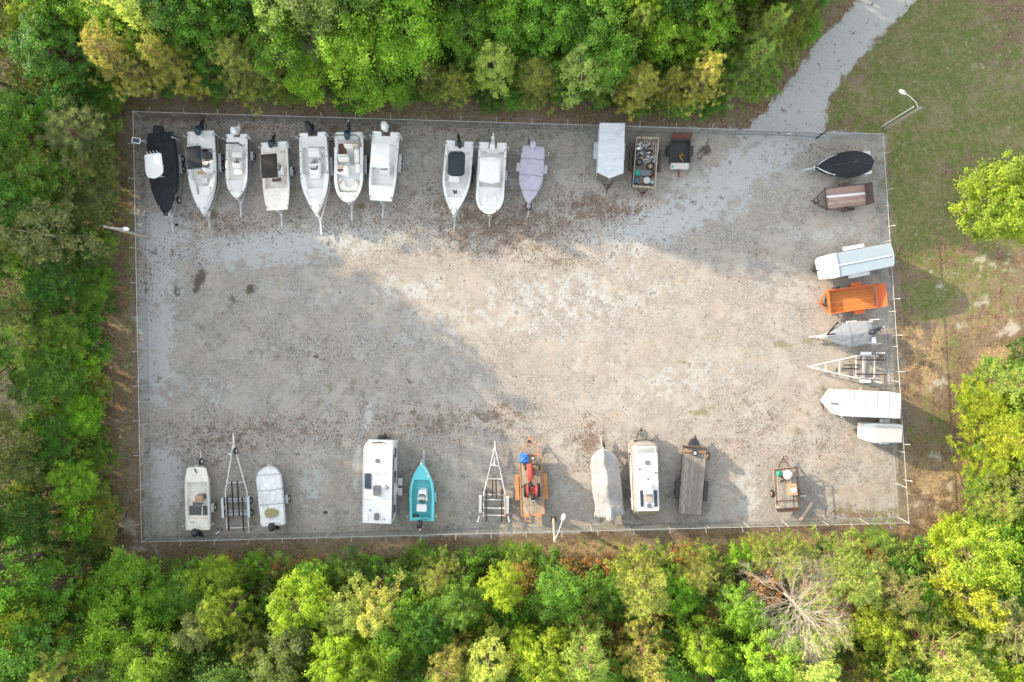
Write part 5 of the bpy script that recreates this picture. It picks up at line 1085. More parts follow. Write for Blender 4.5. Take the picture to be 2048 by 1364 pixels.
# solar lamp on the left fence
p = at(271.5, 281.5, 2.3); o = bpy.data.objects.new('solar_lamp', None); C.objects.link(o); q = at(281, 274, .6); o.location = (p.x+.25, p.y+.1, 0); tag(o, 'small solar panel lamp on a post at the upper corner of the left-hand fence', 'solar lamp')
b = MB(); b.tube([(0, 0, 0), (0, 0, 2.2)], .03, 8); b.build('pole', WPIPE, o); M_ = Matrix.Translation((-.22, -.08, 2.28)) @ Matrix.Rotation(-.15, 4, 'Z') @ Matrix.Rotation(radians(12), 4, 'Y')
b = MB(M_); b.prism(rrect(-.35, .35, -.25, .25, .05), -.03, .03); b.k = 1; b.prism(rrect(-.28, .28, -.18, .18, .03), .03, .036); b.build('panel', [WHITE, CELL], o)
# lamp poles
def lamp_pole(base, top, head, armz, label, lean_w=.11, wood_=POLEW, extra=None):
    bp = at(*base, 0); r0 = Vector((bp.x, bp.y)).length
    # height from the radial shift of the top
    best = min([i*.05 for i in range(60, 240)], key=lambda z: (at(*top, z).xy-bp.xy).length)
    o = bpy.data.objects.new('lamp_pole', None); C.objects.link(o); o.location = bp; tag(o, label, 'lamp pole', 'lamp poles round the yard')
    h = best; b = MB(); b.tube([(0, 0, 0), (0, 0, h*.5), (0, 0, h)], [lean_w*1.2, lean_w, lean_w*.85], 12); b.build('pole', wood_, o, smooth=60)
    hp = at(*head, armz)-bp; b = MB(); d = Vector((hp.x, hp.y, 0)); dn = d.normalized(); z0 = min(h-.3, armz-.35)
    b.tube([(0, 0, z0), (d.x*.3, d.y*.3, z0+(armz-z0)*.6), (d.x*.7, d.y*.7, armz-.05), (d.x, d.y, armz)], [.035, .03, .03, .03], 7); b.build('arm', WPIPE, o, smooth=60)
    M_ = Matrix.Translation((hp.x, hp.y, armz)) @ Matrix.Rotation(atan2(d.y, d.x), 4, 'Z'); b = MB(M_); b.ell((.14, 0, 0), (.30, .16, .09), .85, 14, 8); lh = b.build('lamp_head', WHITE, o, smooth=60)
    b = MB(M_); b.ell((.2, 0, -.06), (.17, .11, .08), 1, 12, 6); b.tube([(.0, 0, .07), (.0, 0, .13)], .04, 8, 1); b.build('lens', [mat('lamp_lens', (.7, .72, .72), .2), GREY], lh, smooth=60)
    return o, h
lamp_pole((300, 475), (208, 455), (248, 457.5), 6.1, 'lamp pole leaning over the left-hand fence, its lamp reaching into the yard')
o, h = lamp_pole((1770, 258), (1840, 212), (1808, 185.5), 6.2, 'lamp pole standing outside the upper corner of the yard, on the grass')
b = MB(); b.tube([(-.32, .2, 0), (-.32, .2, h-.4)], .05, 8); b.build('conduit', WPIPE, o, smooth=60)
o, h = lamp_pole((1107, 1031), (1111, 1083), (1125.5, 1038), 8.2, 'lamp pole by the lower fence, holding a dark transformer box')
b = MB(); b.box(-.25, .25, -.18, .18, .9, 1.3); b.build('control_box', BSTEEL, o, bevel=.02)
# ---------------------------------------------------------------- ground
PX = lambda x, y: (1090+(x)*22.75, 668-(y)*22.75)
def gnd_px(x, y):   # world ground point -> pixel of the photo
    v = CM.transposed() @ Vector((x, y, -H)); return 1024+v.x/-v.z*F, 682-v.y/-v.z*F
def sdf_poly(x, y, poly):
    ins = False; dm = 1e9; n = len(poly); j = n-1
    for i in range(n):
        xi, yi = poly[i]; xj, yj = poly[j]
        if (yi > y) != (yj > y) and x < (xj-xi)*(y-yi)/(yj-yi+1e-12)+xi: ins = not ins
        dx, dy = xj-xi, yj-yi; t = max(0, min(1, ((x-xi)*dx+(y-yi)*dy)/(dx*dx+dy*dy))); dm = min(dm, (xi+t*dx-x)**2+(yi+t*dy-y)**2); j = i
    return -sqrt(dm) if ins else sqrt(dm)
LOT = [(268, 232), (1500, 258), (1640, 262), (1750, 268), (1772, 272), (1785, 640), (1795, 900), (1800, 1038), (1500, 1052), (1040, 1070), (290, 1082), (280, 900), (274, 500)]
LEFTR = [(1880, -160), (1715, 0), (1676, 41), (1631, 83), (1597, 137), (1573, 174), (1530, 222), (1490, 262), (1495, 280)]
RIGHTR = [(1660, 280), (1651, 257), (1651, 215), (1664, 182), (1705, 132), (1755, 83), (1829, 0), (2010, -160)]
ROAD = LEFTR+RIGHTR
# soft patches: px, py, rx, ry, angle, strength
FINES = [(1080, 620, 260, 70, 0, .42), (1300, 900, 120, 40, 0, .3), (450, 780, 120, 60, 0, .3), (170+150, 470, 70, 50, 0, 1), (560, 490, 200, 38, -6, .9), (320, 560, 45, 90, 0, .8), (310, 690, 38, 110, 0, 1), (740, 470, 110, 28, 0, .6), (1540, 290, 60, 50, 0, .9), (1470, 350, 110, 45, -38, .95), (1340, 440, 170, 42, -18, .85), (1180, 480, 150, 22, 10, .5), (900, 640, 220, 70, -15, .35), (1150, 590, 250, 60, 0, .45), (1350, 760, 200, 50, -20, .4), (330, 960, 34, 75, 0, .9), (620, 960, 36, 80, 0, .5), (830, 580, 110, 36, 0, .5), (735, 840, 8, 40, 15, .9), (714, 930, 7, 60, 4, .8), (1130, 990, 60, 45, 0, .3), (1660, 470, 100, 25, 0, .5), (1500, 990, 30, 60, 0, .6), (640, 590, 120, 40, 0, .3), (1560, 230, 200, 60, 0, .5)]
LEAF = [(420, 435, 60, 14, 0, .7), (480, 455, 90, 22, 0, .55), (750, 440, 130, 30, 0, .45), (1010, 455, 150, 45, 0, .85), (900, 410, 60, 40, 0, .5), (1190, 415, 90, 30, 0, .8), (1130, 520, 60, 14, 0, .6), (700, 255, 420, 14, 0, .5), (360, 235, 90, 12, 0, .9), (430, 880, 120, 36, 0, .5), (880, 850, 160, 30, 0, .5), (1000, 830, 60, 24, 0, .55), (300, 560, 14, 60, 0, .3), (520, 860, 200, 28, 0, .5), (280, 350, 14, 110, 0, .5), (1660, 300, 50, 12, 0, .3), (1180, 880, 30, 40, 0, .7), (1500, 850, 60, 60, 0, .2), (1720, 1030, 60, 10, 0, .8), (1620, 900, 60, 30, 0, .25), (1760, 720, 8, 12, 0, .9), (360, 500, 60, 30, 0, .3), (640, 700, 80, 40, 0, .2)]
DARK = [(398, 562, 14, 26, 0, 1), (350, 575, 7, 18, 0, .6), (505, 578, 16, 9, 0, .8), (463, 598, 10, 6, 0, .7), (550, 549, 5, 4, 0, .8), (1408, 300, 12, 18, 20, 1), (640, 716, 14, 4, 20, .8), (818, 760, 12, 4, 40, .8), (1205, 960, 2, 2, 0, .2), (640, 745, 6, 4, 0, .7), (372, 545, 10, 20, 0, .4)]
GREEN_ = [(1400, 825, 26, 10, 0, .8), (1570, 690, 45, 10, -8, .7), (870, 400, 14, 10, 0, .3), (1270, 575, 20, 10, 0, .3), (1600, 820, 12, 8, 0, .6), (1075, 672, 16, 10, 0, .4), (1350, 725, 40, 8, 0, .4), (430, 600, 30, 14, 0, .35), (360, 395, 5, 6, 0, .6), (700, 770, 90, 20, 0, .3), (1740, 1025, 70, 8, 0, .7), (1770, 350, 8, 70, 0, .9), (1772, 560, 8, 60, 0, .4), (1785, 800, 8, 60, 0, .4), (274, 500, 8, 60, 0, .8), (1520, 770, 60, 10, 0, .25)]
SAND = [(1830, 470, 20, 15, 0, .3), (1965, 605, 22, 14, -20, .9), (2020, 660, 26, 14, -30, 1), (1880, 765, 22, 12, -40, .9), (1850, 690, 14, 10, 0, .5), (1870, 560, 30, 22, 30, .35), (1880, 910, 26, 20, 0, .6), (1930, 640, 30, 30, 0, .4), (1850, 1005, 22, 30, 30, .7), (1900, 980, 18, 26, 10, .6), (1990, 130, 60, 20, 0, .35), (1960, 90, 60, 30, 0, .3), (1980, 530, 60, 30, 20, .5), (1740, 225, 8, 8, 0, .2), (245, 700, 14, 40, 0, .5), (255, 1050, 22, 34, -25, .9), (300, 1098, 34, 12, 10, .8), (1760, 1062, 40, 6, 0, .2), (245, 870, 8, 60, 0, .3), (1850, 300, 60, 12, 0, .2), (1890, 250, 30, 10, 0, .25)]
LAWN = [(600, 208, 300, 9, 0, .5), (1000, 218, 260, 9, 0, .5), (252, 600, 9, 400, 0, .42), (700, 1098, 400, 9, 0, .5), (1700, 200, 50, 70, 0, .8), (1700, 235, 60, 22, 0, .7), (1930, 560, 110, 90, 0, .7), (1860, 900, 50, 60, 0, .45), (1850, 160, 140, 240, 10, 1.1), (1830, 400, 80, 130, 0, 1), (1960, 420, 160, 80, 0, .9), (1870, 590, 60, 50, 0, 1), (2000, 250, 200, 200, 0, .8), (1900, 700, 60, 60, 0, .35), (1860, 850, 60, 60, 0, .5), (1560, 90, 40, 80, 40, .6), (1440, 225, 40, 16, 0, .5), (262, 420, 8, 300, 0, .55), (600, 214, 260, 7, 0, .45), (1000, 222, 240, 9, 0, .45), (600, 1108, 260, 10, 0, .4), (1000, 1095, 300, 12, 0, .55), (1300, 1075, 200, 8, 0, .3), (1600, 1068, 160, 6, 0, .3)]
TANW = [(1840, 650, 30, 250, 0, .5), (1860, 700, 60, 120, 0, .55), (1950, 620, 90, 70, 0, .5), (1870, 960, 60, 70, 0, .6), (1840, 860, 30, 90, 0, .4), (790, 1095, 60, 12, 0, .9), (900, 1100, 90, 12, 0, .5), (1180, 1095, 200, 14, 0, .8), (1560, 1085, 240, 14, 0, .7), (1940, 880, 10, 60, 0, 1), (1990, 720, 60, 26, -25, 1), (1900, 1050, 60, 26, 0, .8), (1790, 1060, 60, 10, 0, .6), (700, 1105, 50, 8, 0, .6)]
def G(L, x, y):
    v = 0
    for px, py, rx, ry, an, s in L:
        dx, dy = x-px, y-py
        if abs(dx) > 3*max(rx, ry) or abs(dy) > 3*max(rx, ry): continue
        if an: a = radians(an); dx, dy = dx*cos(a)+dy*sin(a), -dx*sin(a)+dy*cos(a)
        q = (dx/rx)**2+(dy/ry)**2
        if q < 9: v = max(v, s*math.exp(-q*.8))
    return v
ARCS = [(1900, 1000, 830, 188, 250, .5), (1905, 1010, 800, 188, 250, .45), (700, 1500, 900, 250, 320, .35), (700, 1500, 932, 250, 320, .35), (900, -300, 900, 40, 130, .35), (900, -300, 935, 40, 130, .35), (1500, 900, 560, 150, 240, .35), (1500, 900, 590, 150, 240, .3), (1250, 620, 150, 0, 300, .25), (1250, 620, 182, 0, 300, .25), (480, 640, 170, 90, 270, .4), (480, 640, 200, 90, 270, .35), (1000, 1240, 560, 230, 310, .3), (1000, 1240, 592, 230, 310, .3)]
def tracks(x, y):
    v = 0
    for cx, cy, R_, a0, a1, s in ARCS:
        dx, dy = x-cx, y-cy; r = sqrt(dx*dx+dy*dy)
        if abs(r-R_) > 12: continue
        a = math.degrees(atan2(dy, dx)) % 360
        if a0 <= a <= a1: v = max(v, s*math.exp(-((r-R_)/8)**2)*min(1, (a-a0)/12, (a1-a)/12)*(.6+.6*noise.noise(Vector((x*.01, y*.01, R_)))))
    return max(0, v*1.15)
def weights(x, y):
    px, py = gnd_px(x, y)
    if abs(x) > 70 or abs(y) > 50: return (0,)*8
    dl = sdf_poly(px, py, LOT); dr = sdf_poly(px, py, ROAD) if px > 1400 and py < 300 else 99
    gr = max(0, min(1, .5-dl/26)); rd = max(0, min(1, .5-dr/36))
    fi = max(G(FINES, px, py)*min(1, gr*2), rd)
    fi = max(fi, tracks(px, py)*min(1, gr*2))
    return (max(gr, rd), fi, G(LEAF, px, py), G(DARK, px, py), G(GREEN_, px, py), G(SAND, px, py), G(LAWN, px, py), G(TANW, px, py))
def terrain_mat():
    m = bpy.data.materials.new('yard_soil'); m.use_nodes = True; nt = m.node_tree; p = nt.nodes['Principled BSDF']; p.inputs['Roughness'].default_value = .95
    p.inputs['Specular IOR Level'].default_value = .15
    tc = nn(nt, 'TexCoord'); co = tc.outputs['Object']
    A = nn(nt, 'Attribute', attribute_name='mask_a'); B = nn(nt, 'Attribute', attribute_name='mask_b'); Cc = nn(nt, 'Attribute', attribute_name='mask_c')
    def sep(n): s = nn(nt, 'SeparateXYZ'); nt.links.new(n.outputs['Vector'], s.inputs[0]); return s.outputs
    a, b, c = sep(A), sep(B), sep(Cc)
    nb = noi(nt, co, .35, 6, .65); nm = noi(nt, co, 1.6, 5, .65); nf = noi(nt, co, 6, 3, .7); nk = ramp(nt, noi(nt, co, .9, 10, .72), .34, .66, False); nk2 = ramp(nt, noi(nt, co, .42, 9, .68), .34, .66, False); nx = noi(nt, co, 16, 2, .7)
    vor = nn(nt, 'TexVoronoi'); vor.inputs['Scale'].default_value = 14; nt.links.new(co, vor.inputs['Vector']); sv = nn(nt, 'SeparateColor'); nt.links.new(vor.outputs['Color'], sv.inputs[0])
    v2 = nn(nt, 'TexVoronoi'); v2.inputs['Scale'].default_value = 5.5; nt.links.new(co, v2.inputs['Vector']); s2 = nn(nt, 'SeparateColor'); nt.links.new(v2.outputs['Color'], s2.inputs[0])
    # gravel stones
    g = mixc(nt, ramp(nt, sv.outputs[0], 0, 1, False), (.10, .096, .086), (.51, .497, .455))
    g = mixc(nt, mth(nt, 'MULTIPLY', ramp(nt, s2.outputs[1], .55, 1), .55), g, (.36, .27, .21))
    g = mixc(nt, .42, g, (.285, .272, .243)); g = mixc(nt, mth(nt, 'MULTIPLY', ramp(nt, nk2, .52, .72), .6), g, (.40, .385, .345)); g = mixc(nt, mth(nt, 'MULTIPLY', ramp(nt, nk, .58, .80), .68), g, mixc(nt, nx, (.12, .10, .075), (.26, .225, .175))); nl = noi(nt, co, .13, 4, .6)
    g = mixc(nt, mth(nt, 'MULTIPLY', ramp(nt, nb, .46, .66), .5), g, (.40, .34, .27)); g = mixc(nt, mth(nt, 'MULTIPLY', ramp(nt, nl, .5, .62), .35), g, (.35, .31, .262))
    g = mixc(nt, mth(nt, 'MULTIPLY', ramp(nt, nm, .5, .70), .45), g, (.185, .163, .135)); g = mixc(nt, mth(nt, 'MULTIPLY', ramp(nt, nf, .55, .75), .3), g, (.15, .13, .11))
    fine = mixc(nt, ramp(nt, nf, .3, .7), (.375, .385, .375), (.465, .47, .45)); fine = mixc(nt, mth(nt, 'MULTIPLY', ramp(nt, sv.outputs[1], .7, 1), .35), fine, (.25, .24, .22))
    mk = lambda mask, k=.9, lo=.35, hi=.75, n=None: ramp(nt, mth(nt, 'ADD', mask, mth(nt, 'MULTIPLY', mth(nt, 'SUBTRACT', n or nm, .5), k)), lo, hi)
    g = mixc(nt, mth(nt, 'MULTIPLY', mk(a[1], 1.3, .30, .70, nk), .92), g, fine)
    # fallen leaves: sparse brown flecks, denser where masked
    vl = nn(nt, 'TexVoronoi'); vl.inputs['Scale'].default_value = 9.5; nt.links.new(co, vl.inputs['Vector']); sl2 = nn(nt, 'SeparateColor'); nt.links.new(vl.outputs['Color'], sl2.inputs[0])
    dens = mth(nt, 'ADD', mth(nt, 'MULTIPLY', a[2], .75), mth(nt, 'MULTIPLY', ramp(nt, nk, .6, .85), .16))
    g = mixc(nt, mth(nt, 'MULTIPLY', mk(a[2], 1.3, .40, .80, nk), .75), g, mixc(nt, nx, (.12, .09, .065), (.25, .20, .155)))
    lf = mth(nt, 'LESS_THAN', sl2.outputs[0], mth(nt, 'MULTIPLY', dens, ramp(nt, nf, .3, .6)))
    g = mixc(nt, mth(nt, 'MULTIPLY', lf, .8), g, mixc(nt, sl2.outputs[1], (.075, .04, .025), (.19, .12, .08)))
    g = mixc(nt, mth(nt, 'MULTIPLY', mk(b[0], 1.2, .35, .80, nk), .85), g, (.075, .06, .045))
    g = mixc(nt, mth(nt, 'MULTIPLY', mk(b[1], 1.2, .35, .80, nk), .75), g, mixc(nt, nx, (.08, .11, .03), (.28, .24, .13)))
    # litter
    lt = mixc(nt, ramp(nt, sl2.outputs[2], 0, 1, False), (.07, .05, .028), (.29, .205, .125)); lt = mixc(nt, ramp(nt, nm, .4, .7), lt, (.175, .13, .08)); lt = mixc(nt, mth(nt, 'MULTIPLY', ramp(nt, nb, .45, .65), .5), lt, (.23, .19, .15))
    lt = mixc(nt, mth(nt, 'MULTIPLY', mk(c[1], 1.1, .25, .75, nk), .8), lt, mixc(nt, sv.outputs[2], (.27, .18, .08), (.62, .45, .245)))
    # lawn
    gs = mixc(nt, ramp(nt, nx, .3, .7), (.07, .108, .022), (.19, .215, .066)); gs = mixc(nt, mth(nt, 'MULTIPLY', ramp(nt, nm, .45, .68), .75), gs, mixc(nt, nf, (.16, .145, .06), (.29, .24, .12))); gs = mixc(nt, mth(nt, 'MULTIPLY', ramp(nt, nb, .46, .64), .55), gs, mixc(nt, nx, (.19, .14, .075), (.37, .29, .17))); gs = mixc(nt, mth(nt, 'MULTIPLY', ramp(nt, sv.outputs[1], .35, .9, False), .55), gs, (.055, .058, .022)); gs = mixc(nt, mth(nt, 'MULTIPLY', ramp(nt, s2.outputs[2], .7, .9), .4), gs, (.26, .235, .14))
    gd = mixc(nt, mk(c[0], 1.1, .30, .62, nk), lt, gs)
    gd = mixc(nt, mth(nt, 'MULTIPLY', mk(b[2], 1.3, .40, .95, nk), .65), gd, mixc(nt, nf, (.34, .31, .26), (.62, .58, .50)))
    e = mth(nt, 'ADD', a[0], mth(nt, 'MULTIPLY', mth(nt, 'SUBTRACT', nk, .5), .5))
    col = mixc(nt, ramp(nt, e, .40, .60), gd, g)
    nt.links.new(col, p.inputs['Base Color'])
    bp = nn(nt, 'Bump'); bp.inputs['Strength'].default_value = .55; bp.inputs['Distance'].default_value = .04
    nt.links.new(mth(nt, 'ADD', sv.outputs[0], nx), bp.inputs['Height']); nt.links.new(bp.outputs[0], p.inputs['Normal'])
    return m
SOIL = terrain_mat()
def sheet(name, verts, faces):
    me = bpy.data.meshes.new(name); me.from_pydata(verts, [], faces); me.materials.append(SOIL)
    W = [weights(v[0], v[1]) for v in verts]
    for nme, ix in (('mask_a', (0, 1, 2)), ('mask_b', (3, 4, 5)), ('mask_c', (6, 7, None))):
        at_ = me.attributes.new(nme, 'FLOAT_VECTOR', 'POINT'); fl = []
        for w_ in W: fl += [w_[i] if i is not None else 0 for i in ix]
        at_.data.foreach_set('vector', fl)
    o = bpy.data.objects.new(name, me); C.objects.link(o); o['kind'] = 'structure'; return o
def gridsheet(name, xs, ys, z, keep=None):
    V = []; idx = {}; Fc = []
    for j, y in enumerate(ys):
        for i, x in enumerate(xs): V.append((x, y, z))
    n = len(xs); Fc = [(j*n+i, j*n+i+1, (j+1)*n+i+1, (j+1)*n+i) for j in range(len(ys)-1) for i in range(n-1) if keep is None or keep((xs[i]+xs[i+1])/2, (ys[j]+ys[j+1])/2)]
    if keep:
        used = sorted({i for f_ in Fc for i in f_}); mp = {u: k for k, u in enumerate(used)}; V = [V[u] for u in used]; Fc = [tuple(mp[i] for i in f_) for f_ in Fc]
    return sheet(name, V, Fc)
fr = lambda a, b_, s: [a+i*s for i in range(int((b_-a)/s)+1)]
gridsheet('ground', [-900, -400, -150, -80]+fr(-52, 46, .5)+[80, 150, 400, 900], [-900, -400, -150, -80]+fr(-34, 34, .5)+[80, 150, 400, 900], 0)
gridsheet('gravel_yard', fr(-37, 34, .25), fr(-19.5, 20.5, .25), .004, lambda x, y: sdf_poly(*gnd_px(x, y), LOT) < 6)
gridsheet('gravel_road', fr(16, 50, .45), fr(17, 36, .45), .008, lambda x, y: sdf_poly(*gnd_px(x, y), ROAD) < 6 and sdf_poly(*gnd_px(x, y), LOT) > 6)
# ---------------------------------------------------------------- trees
def leaf_mat(name, trans=.35, rough=.55, spec=.25):
    m = bpy.data.materials.new(name); m.use_nodes = True; nt = m.node_tree; p = nt.nodes['Principled BSDF']; out = nt.nodes['Material Output']
    oi = nn(nt, 'ObjectInfo'); t = nn(nt, 'Attribute', attribute_name='tint'); p.inputs['Roughness'].default_value = rough; p.inputs['Specular IOR Level'].default_value = spec
    c = mixc(nt, 1.0, oi.outputs['Color'], mixc(nt, t.outputs['Fac'], (.50, .56, .5), (1.5, 1.36, .95)), 'MULTIPLY')
    nt.links.new(c, p.inputs['Base Color']); tr = nn(nt, 'BsdfTranslucent')
    c2 = mixc(nt, 1.0, c, (1.25, 1.25, .6), 'MULTIPLY'); nt.links.new(c2, tr.inputs[0])
    ms = nn(nt, 'MixShader'); ms.inputs[0].default_value = trans; nt.links.new(p.outputs[0], ms.inputs[1]); nt.links.new(tr.outputs[0], ms.inputs[2]); nt.links.new(ms.outputs[0], out.inputs[0])
    return m
LEAF_M = leaf_mat('leaf', .42); NEEDLE_M = leaf_mat('needle', .2, .6, .2)
BARK = mat('bark', (.16, .12, .09), .95, dirt=(.08, .06, .045), amt=.6, scale=4); PALEBARK = mat('pale_bark', (.44, .385, .31), .9, dirt=(.25, .2, .16), amt=.5, scale=3); PINEBARK = mat('pine_bark', (.26, .16, .11), .95, dirt=(.12, .08, .06), amt=.6, scale=5)
class LM:
    def __init__(s): s.v = []; s.f = []; s.t = []
    def leaf(s, p, n, size, tint, asp=.6):
        n = n.normalized(); a = n.orthogonal().normalized(); a = Matrix.Rotation(s.r.random()*6.283, 3, n) @ a; b_ = n.cross(a); i = len(s.v)
        s.v += [tuple(p-a*size), tuple(p+b_*size*asp-n*size*.15), tuple(p+a*size), tuple(p-b_*size*asp-n*size*.15)]; s.f.append((i, i+1, i+2, i+3)); s.t += [tint]*4
    def needle(s, p, d, ln, w_, tint):
        a = d.orthogonal().normalized(); a = Matrix.Rotation(s.r.random()*6.283, 3, d) @ a; i = len(s.v)
        s.v += [tuple(p-a*w_), tuple(p+a*w_), tuple(p+d*ln)]; s.f.append((i, i+1, i+2)); s.t += [tint]*3
    def mesh(s, name, m):
        me = bpy.data.meshes.new(name); me.from_pydata(s.v, [], s.f); me.materials.append(m); a = me.attributes.new('tint', 'FLOAT', 'POINT'); a.data.foreach_set('value', s.t); me.update(); return me
def tmpmesh(mb, name, m):
    o = mb.build(name, m, None, smooth=60); me = o.data; bpy.data.objects.remove(o); return me
def ru(r): 
    while True:
        v = Vector((r.uniform(-1, 1), r.uniform(-1, 1), r.uniform(-1, 1)))
        if .05 < v.length < 1: return v.normalized()
def proto_broad(seed, R=2.5, Hh=8.0, base=.32, ncl=105, per=90, ls=.082, flat=.75, clr=.52):
    r = random.Random(seed); L = LM(); L.r = r; cz = Hh*(base+(1-base)/2); rz = Hh*(1-base)/2; b = MB()
    lean = Vector((r.uniform(-.3, .3), r.uniform(-.3, .3), 0)); tp = [(0, 0, 0), (lean.x*.3, lean.y*.3, Hh*.3), (lean.x*.7, lean.y*.7, Hh*.6), (lean.x, lean.y, Hh*.88)]
    b.tube(tp, [.17, .13, .08, .03], 8); cl = []
    for i in range(ncl):
        d = ru(r)
        if d.z < -.45: d.z = -d.z
        k = (1+.55*noise.noise(d*1.9+Vector((seed*3.1, 0, 0)))+.15*noise.noise(d*4+Vector((0, seed, 0))))*r.uniform(.45, 1.08)**.6
        c = Vector((d.x*R*k, d.y*R*k, cz+d.z*rz*k*(.95 if d.z > 0 else .8))) + lean*.7; cl.append(c); ct = min(1, max(0, r.gauss(.45, .2))); cr = clr*r.uniform(.6, 1.3); ax = (r.uniform(.7, 1.35), r.uniform(.7, 1.35), r.uniform(.7, 1.2))
        for j in range(int(per*r.uniform(.7, 1.2))):
            q = ru(r); q.z = abs(q.z)*.9+q.z*.1 if r.random() < .6 else q.z
            g_ = min(1.9, abs(r.gauss(0, .62))+.15); p = c+Vector((q.x*cr*ax[0], q.y*cr*ax[1], q.z*cr*flat*ax[2]))*g_
            L.leaf(p, q*.7+Vector((0, 0, .75))+ru(r)*.6, ls*r.uniform(.65, 1.25), min(1, max(0, ct+r.uniform(-.25, .25))))
    for c in r.sample(cl, 26):
        s = r.uniform(.35, .8); a = Vector((lean.x*s, lean.y*s, Hh*s*.85)); 
        if a.z > c.z: a.z = max(Hh*.25, c.z-.8)
        md = a.lerp(c, .5)+Vector((0, 0, .25)); b.tube([a, md, c], [.05, .032, .01], 5)
    return (L.mesh('crown', LEAF_M), tmpmesh(b, 'trunk', BARK), R, Hh)
def proto_pine(seed, R=2.4, Hh=11.0, base=.22, lv=18, nb=6, ln=.30):
    r = random.Random(seed); L = LM(); L.r = r; b = MB(); b.tube([(0, 0, 0), (.08, 0, Hh*.5), (0, .1, Hh*.97)], [.19, .13, .03], 8)
    for i in range(lv):
        u = i/(lv-1); z = Hh*(base+(1-base)*u*.97); rad = R*(sin(min(1, (1-u)*1.25+.12)*pi/2))**.9*(.75+.25*sin(u*9+seed))
        for k in range(nb):
            a = 2*pi*k/nb+i*1.9+r.uniform(-.4, .4); rr = rad*r.uniform(.65, 1.12); d = Vector((cos(a), sin(a), .12+.35*u)); st = Vector((.04, .03, z)); en = st+d*rr+Vector((0, 0, .1))
            b.tube([st, st.lerp(en, .5)-Vector((0, 0, .05*rr)), en], [.035, .022, .008], 4); bt = min(1, max(0, r.gauss(.5, .18)))
            nt_ = max(3, int(rr*3.2))
            for j in range(nt_):
                s = .35+.65*(j+.6)/nt_; off = ru(r)*.32*rr*.5; p = st+(en-st)*s+Vector((off.x, off.y, abs(off.z)*.5)); tt = min(1, max(0, bt+r.uniform(-.2, .2))); td = (d+Vector((0, 0, .8))+ru(r)*.5).normalized()
                for q in range(30): dd = (td*.55+ru(r)).normalized(); L.needle(p, dd, ln*r.uniform(.7, 1.15), .029, min(1, max(0, tt+r.uniform(-.15, .2))))
    return (L.mesh('crown', NEEDLE_M), tmpmesh(b, 'trunk', PINEBARK), R, Hh)
def proto_twiggy(seed, R=2.4, Hh=9.0, leaves=0, depth=4, ls=.11):
    r = random.Random(seed); L = LM(); L.r = r; b = MB(); T = MB()
    def grow(p, d, ln, rad, k):
        e = p+d*ln; m_ = p.lerp(e, .5)+ru(r)*ln*.06; b_ = b if k > 2 else T; b_.tube([p, m_, e], [rad, rad*.8, rad*.55], 5 if k > 2 else 3, cap=False)
        if k == 0:
            if leaves:
                ct = r.uniform(.3, .9)
                for j in range(leaves): L.leaf(e+ru(r)*.22, Vector((0, 0, 1))+ru(r)*.7, ls*r.uniform(.6, 1.3), min(1, max(0, ct+r.uniform(-.2, .2))))
            return
        for j in range(3):
            nd = (d+ru(r)*(.62 if leaves else .8)+Vector((0, 0, .12))).normalized(); grow(p.lerp(e, r.uniform(.45, 1)), nd, ln*r.uniform(.55, .8), rad*.55, k-1)
    b.tube([(0, 0, 0), (.1, 0, Hh*.5), (0, .1, Hh*.95)], [.15, .09, .02] if leaves else [.12, .06, .012], 8)
    NL = 20 if leaves else 56
    for i in range(NL):
        u = (i+.5)/NL; a = i*2.4; z = Hh*((.3+.62*u) if leaves else (.42+.42*u)); el = (.25+.7*u) if leaves else (-.1+.9*u); grow(Vector((.05, .03, z)), Vector((cos(a), sin(a), el)).normalized(), R*((.62-.3*u) if leaves else (.66-.2*u))*r.uniform(.8, 1.1), (.022 if leaves else .015)*(1.2-u*.6), depth)
    tw = (T.v, T.f)
    me = None
    if leaves: me = L.mesh('crown', LEAF_M); b.add(T.v, T.f)
    else: me = tmpmesh(T, 'crown', PALEBARK)
    return (me, tmpmesh(b, 'trunk', PALEBARK), R, Hh)
PB = [proto_broad(s, ncl=n, clr=c, Hh=h_, base=b_) for s, n, c, h_, b_ in ((1, 190, .40, 8, .3), (2, 150, .5, 8, .25), (3, 210, .36, 9, .35), (4, 160, .46, 7, .2), (5, 130, .55, 8, .3), (6, 180, .36, 9, .15), (7, 120, .52, 7.5, .35))]
PP = [proto_pine(11), proto_pine(12, R=2.7, base=.25), proto_pine(13, R=2.1, base=.18, lv=19), proto_pine(14, R=2.6, base=.3, lv=15)]
PT = [proto_twiggy(21, leaves=4), proto_twiggy(22, leaves=3)]
PD = [proto_twiggy(31), proto_twiggy(32, R=2.0)]
PS = [proto_broad(s, R=1.15, Hh=2.2, base=.05, ncl=40, per=90, ls=.068, clr=.36) for s in (41, 42, 43)]
CLEAR = [(236, 200), (300, 190), (420, 196), (560, 188), (700, 212), (770, 220), (850, 208), (1000, 210), (1150, 214), (1300, 226), (1420, 228), (1450, 205), (1530, 190), (1580, 125), (1630, 40), (1680, -140), (3200, -140),
         (3200, 560), (2200, 640), (2048, 690), (1960, 735), (1918, 770), (1925, 880), (1940, 960), (1900, 1020), (1850, 1050), (1790, 1090), (1700, 1085), (1600, 1082), (1545, 1070), (1500, 1088), (1400, 1098), (1250, 1112), (1150, 1112), (1000, 1092), (850, 1100), (700, 1114), (470, 1112), (400, 1120), (300, 1128), (236, 1122), (228, 900), (222, 650), (238, 420)]
def depth_in(x, y): return sdf_poly(*gnd_px(x, y), CLEAR)/22.75
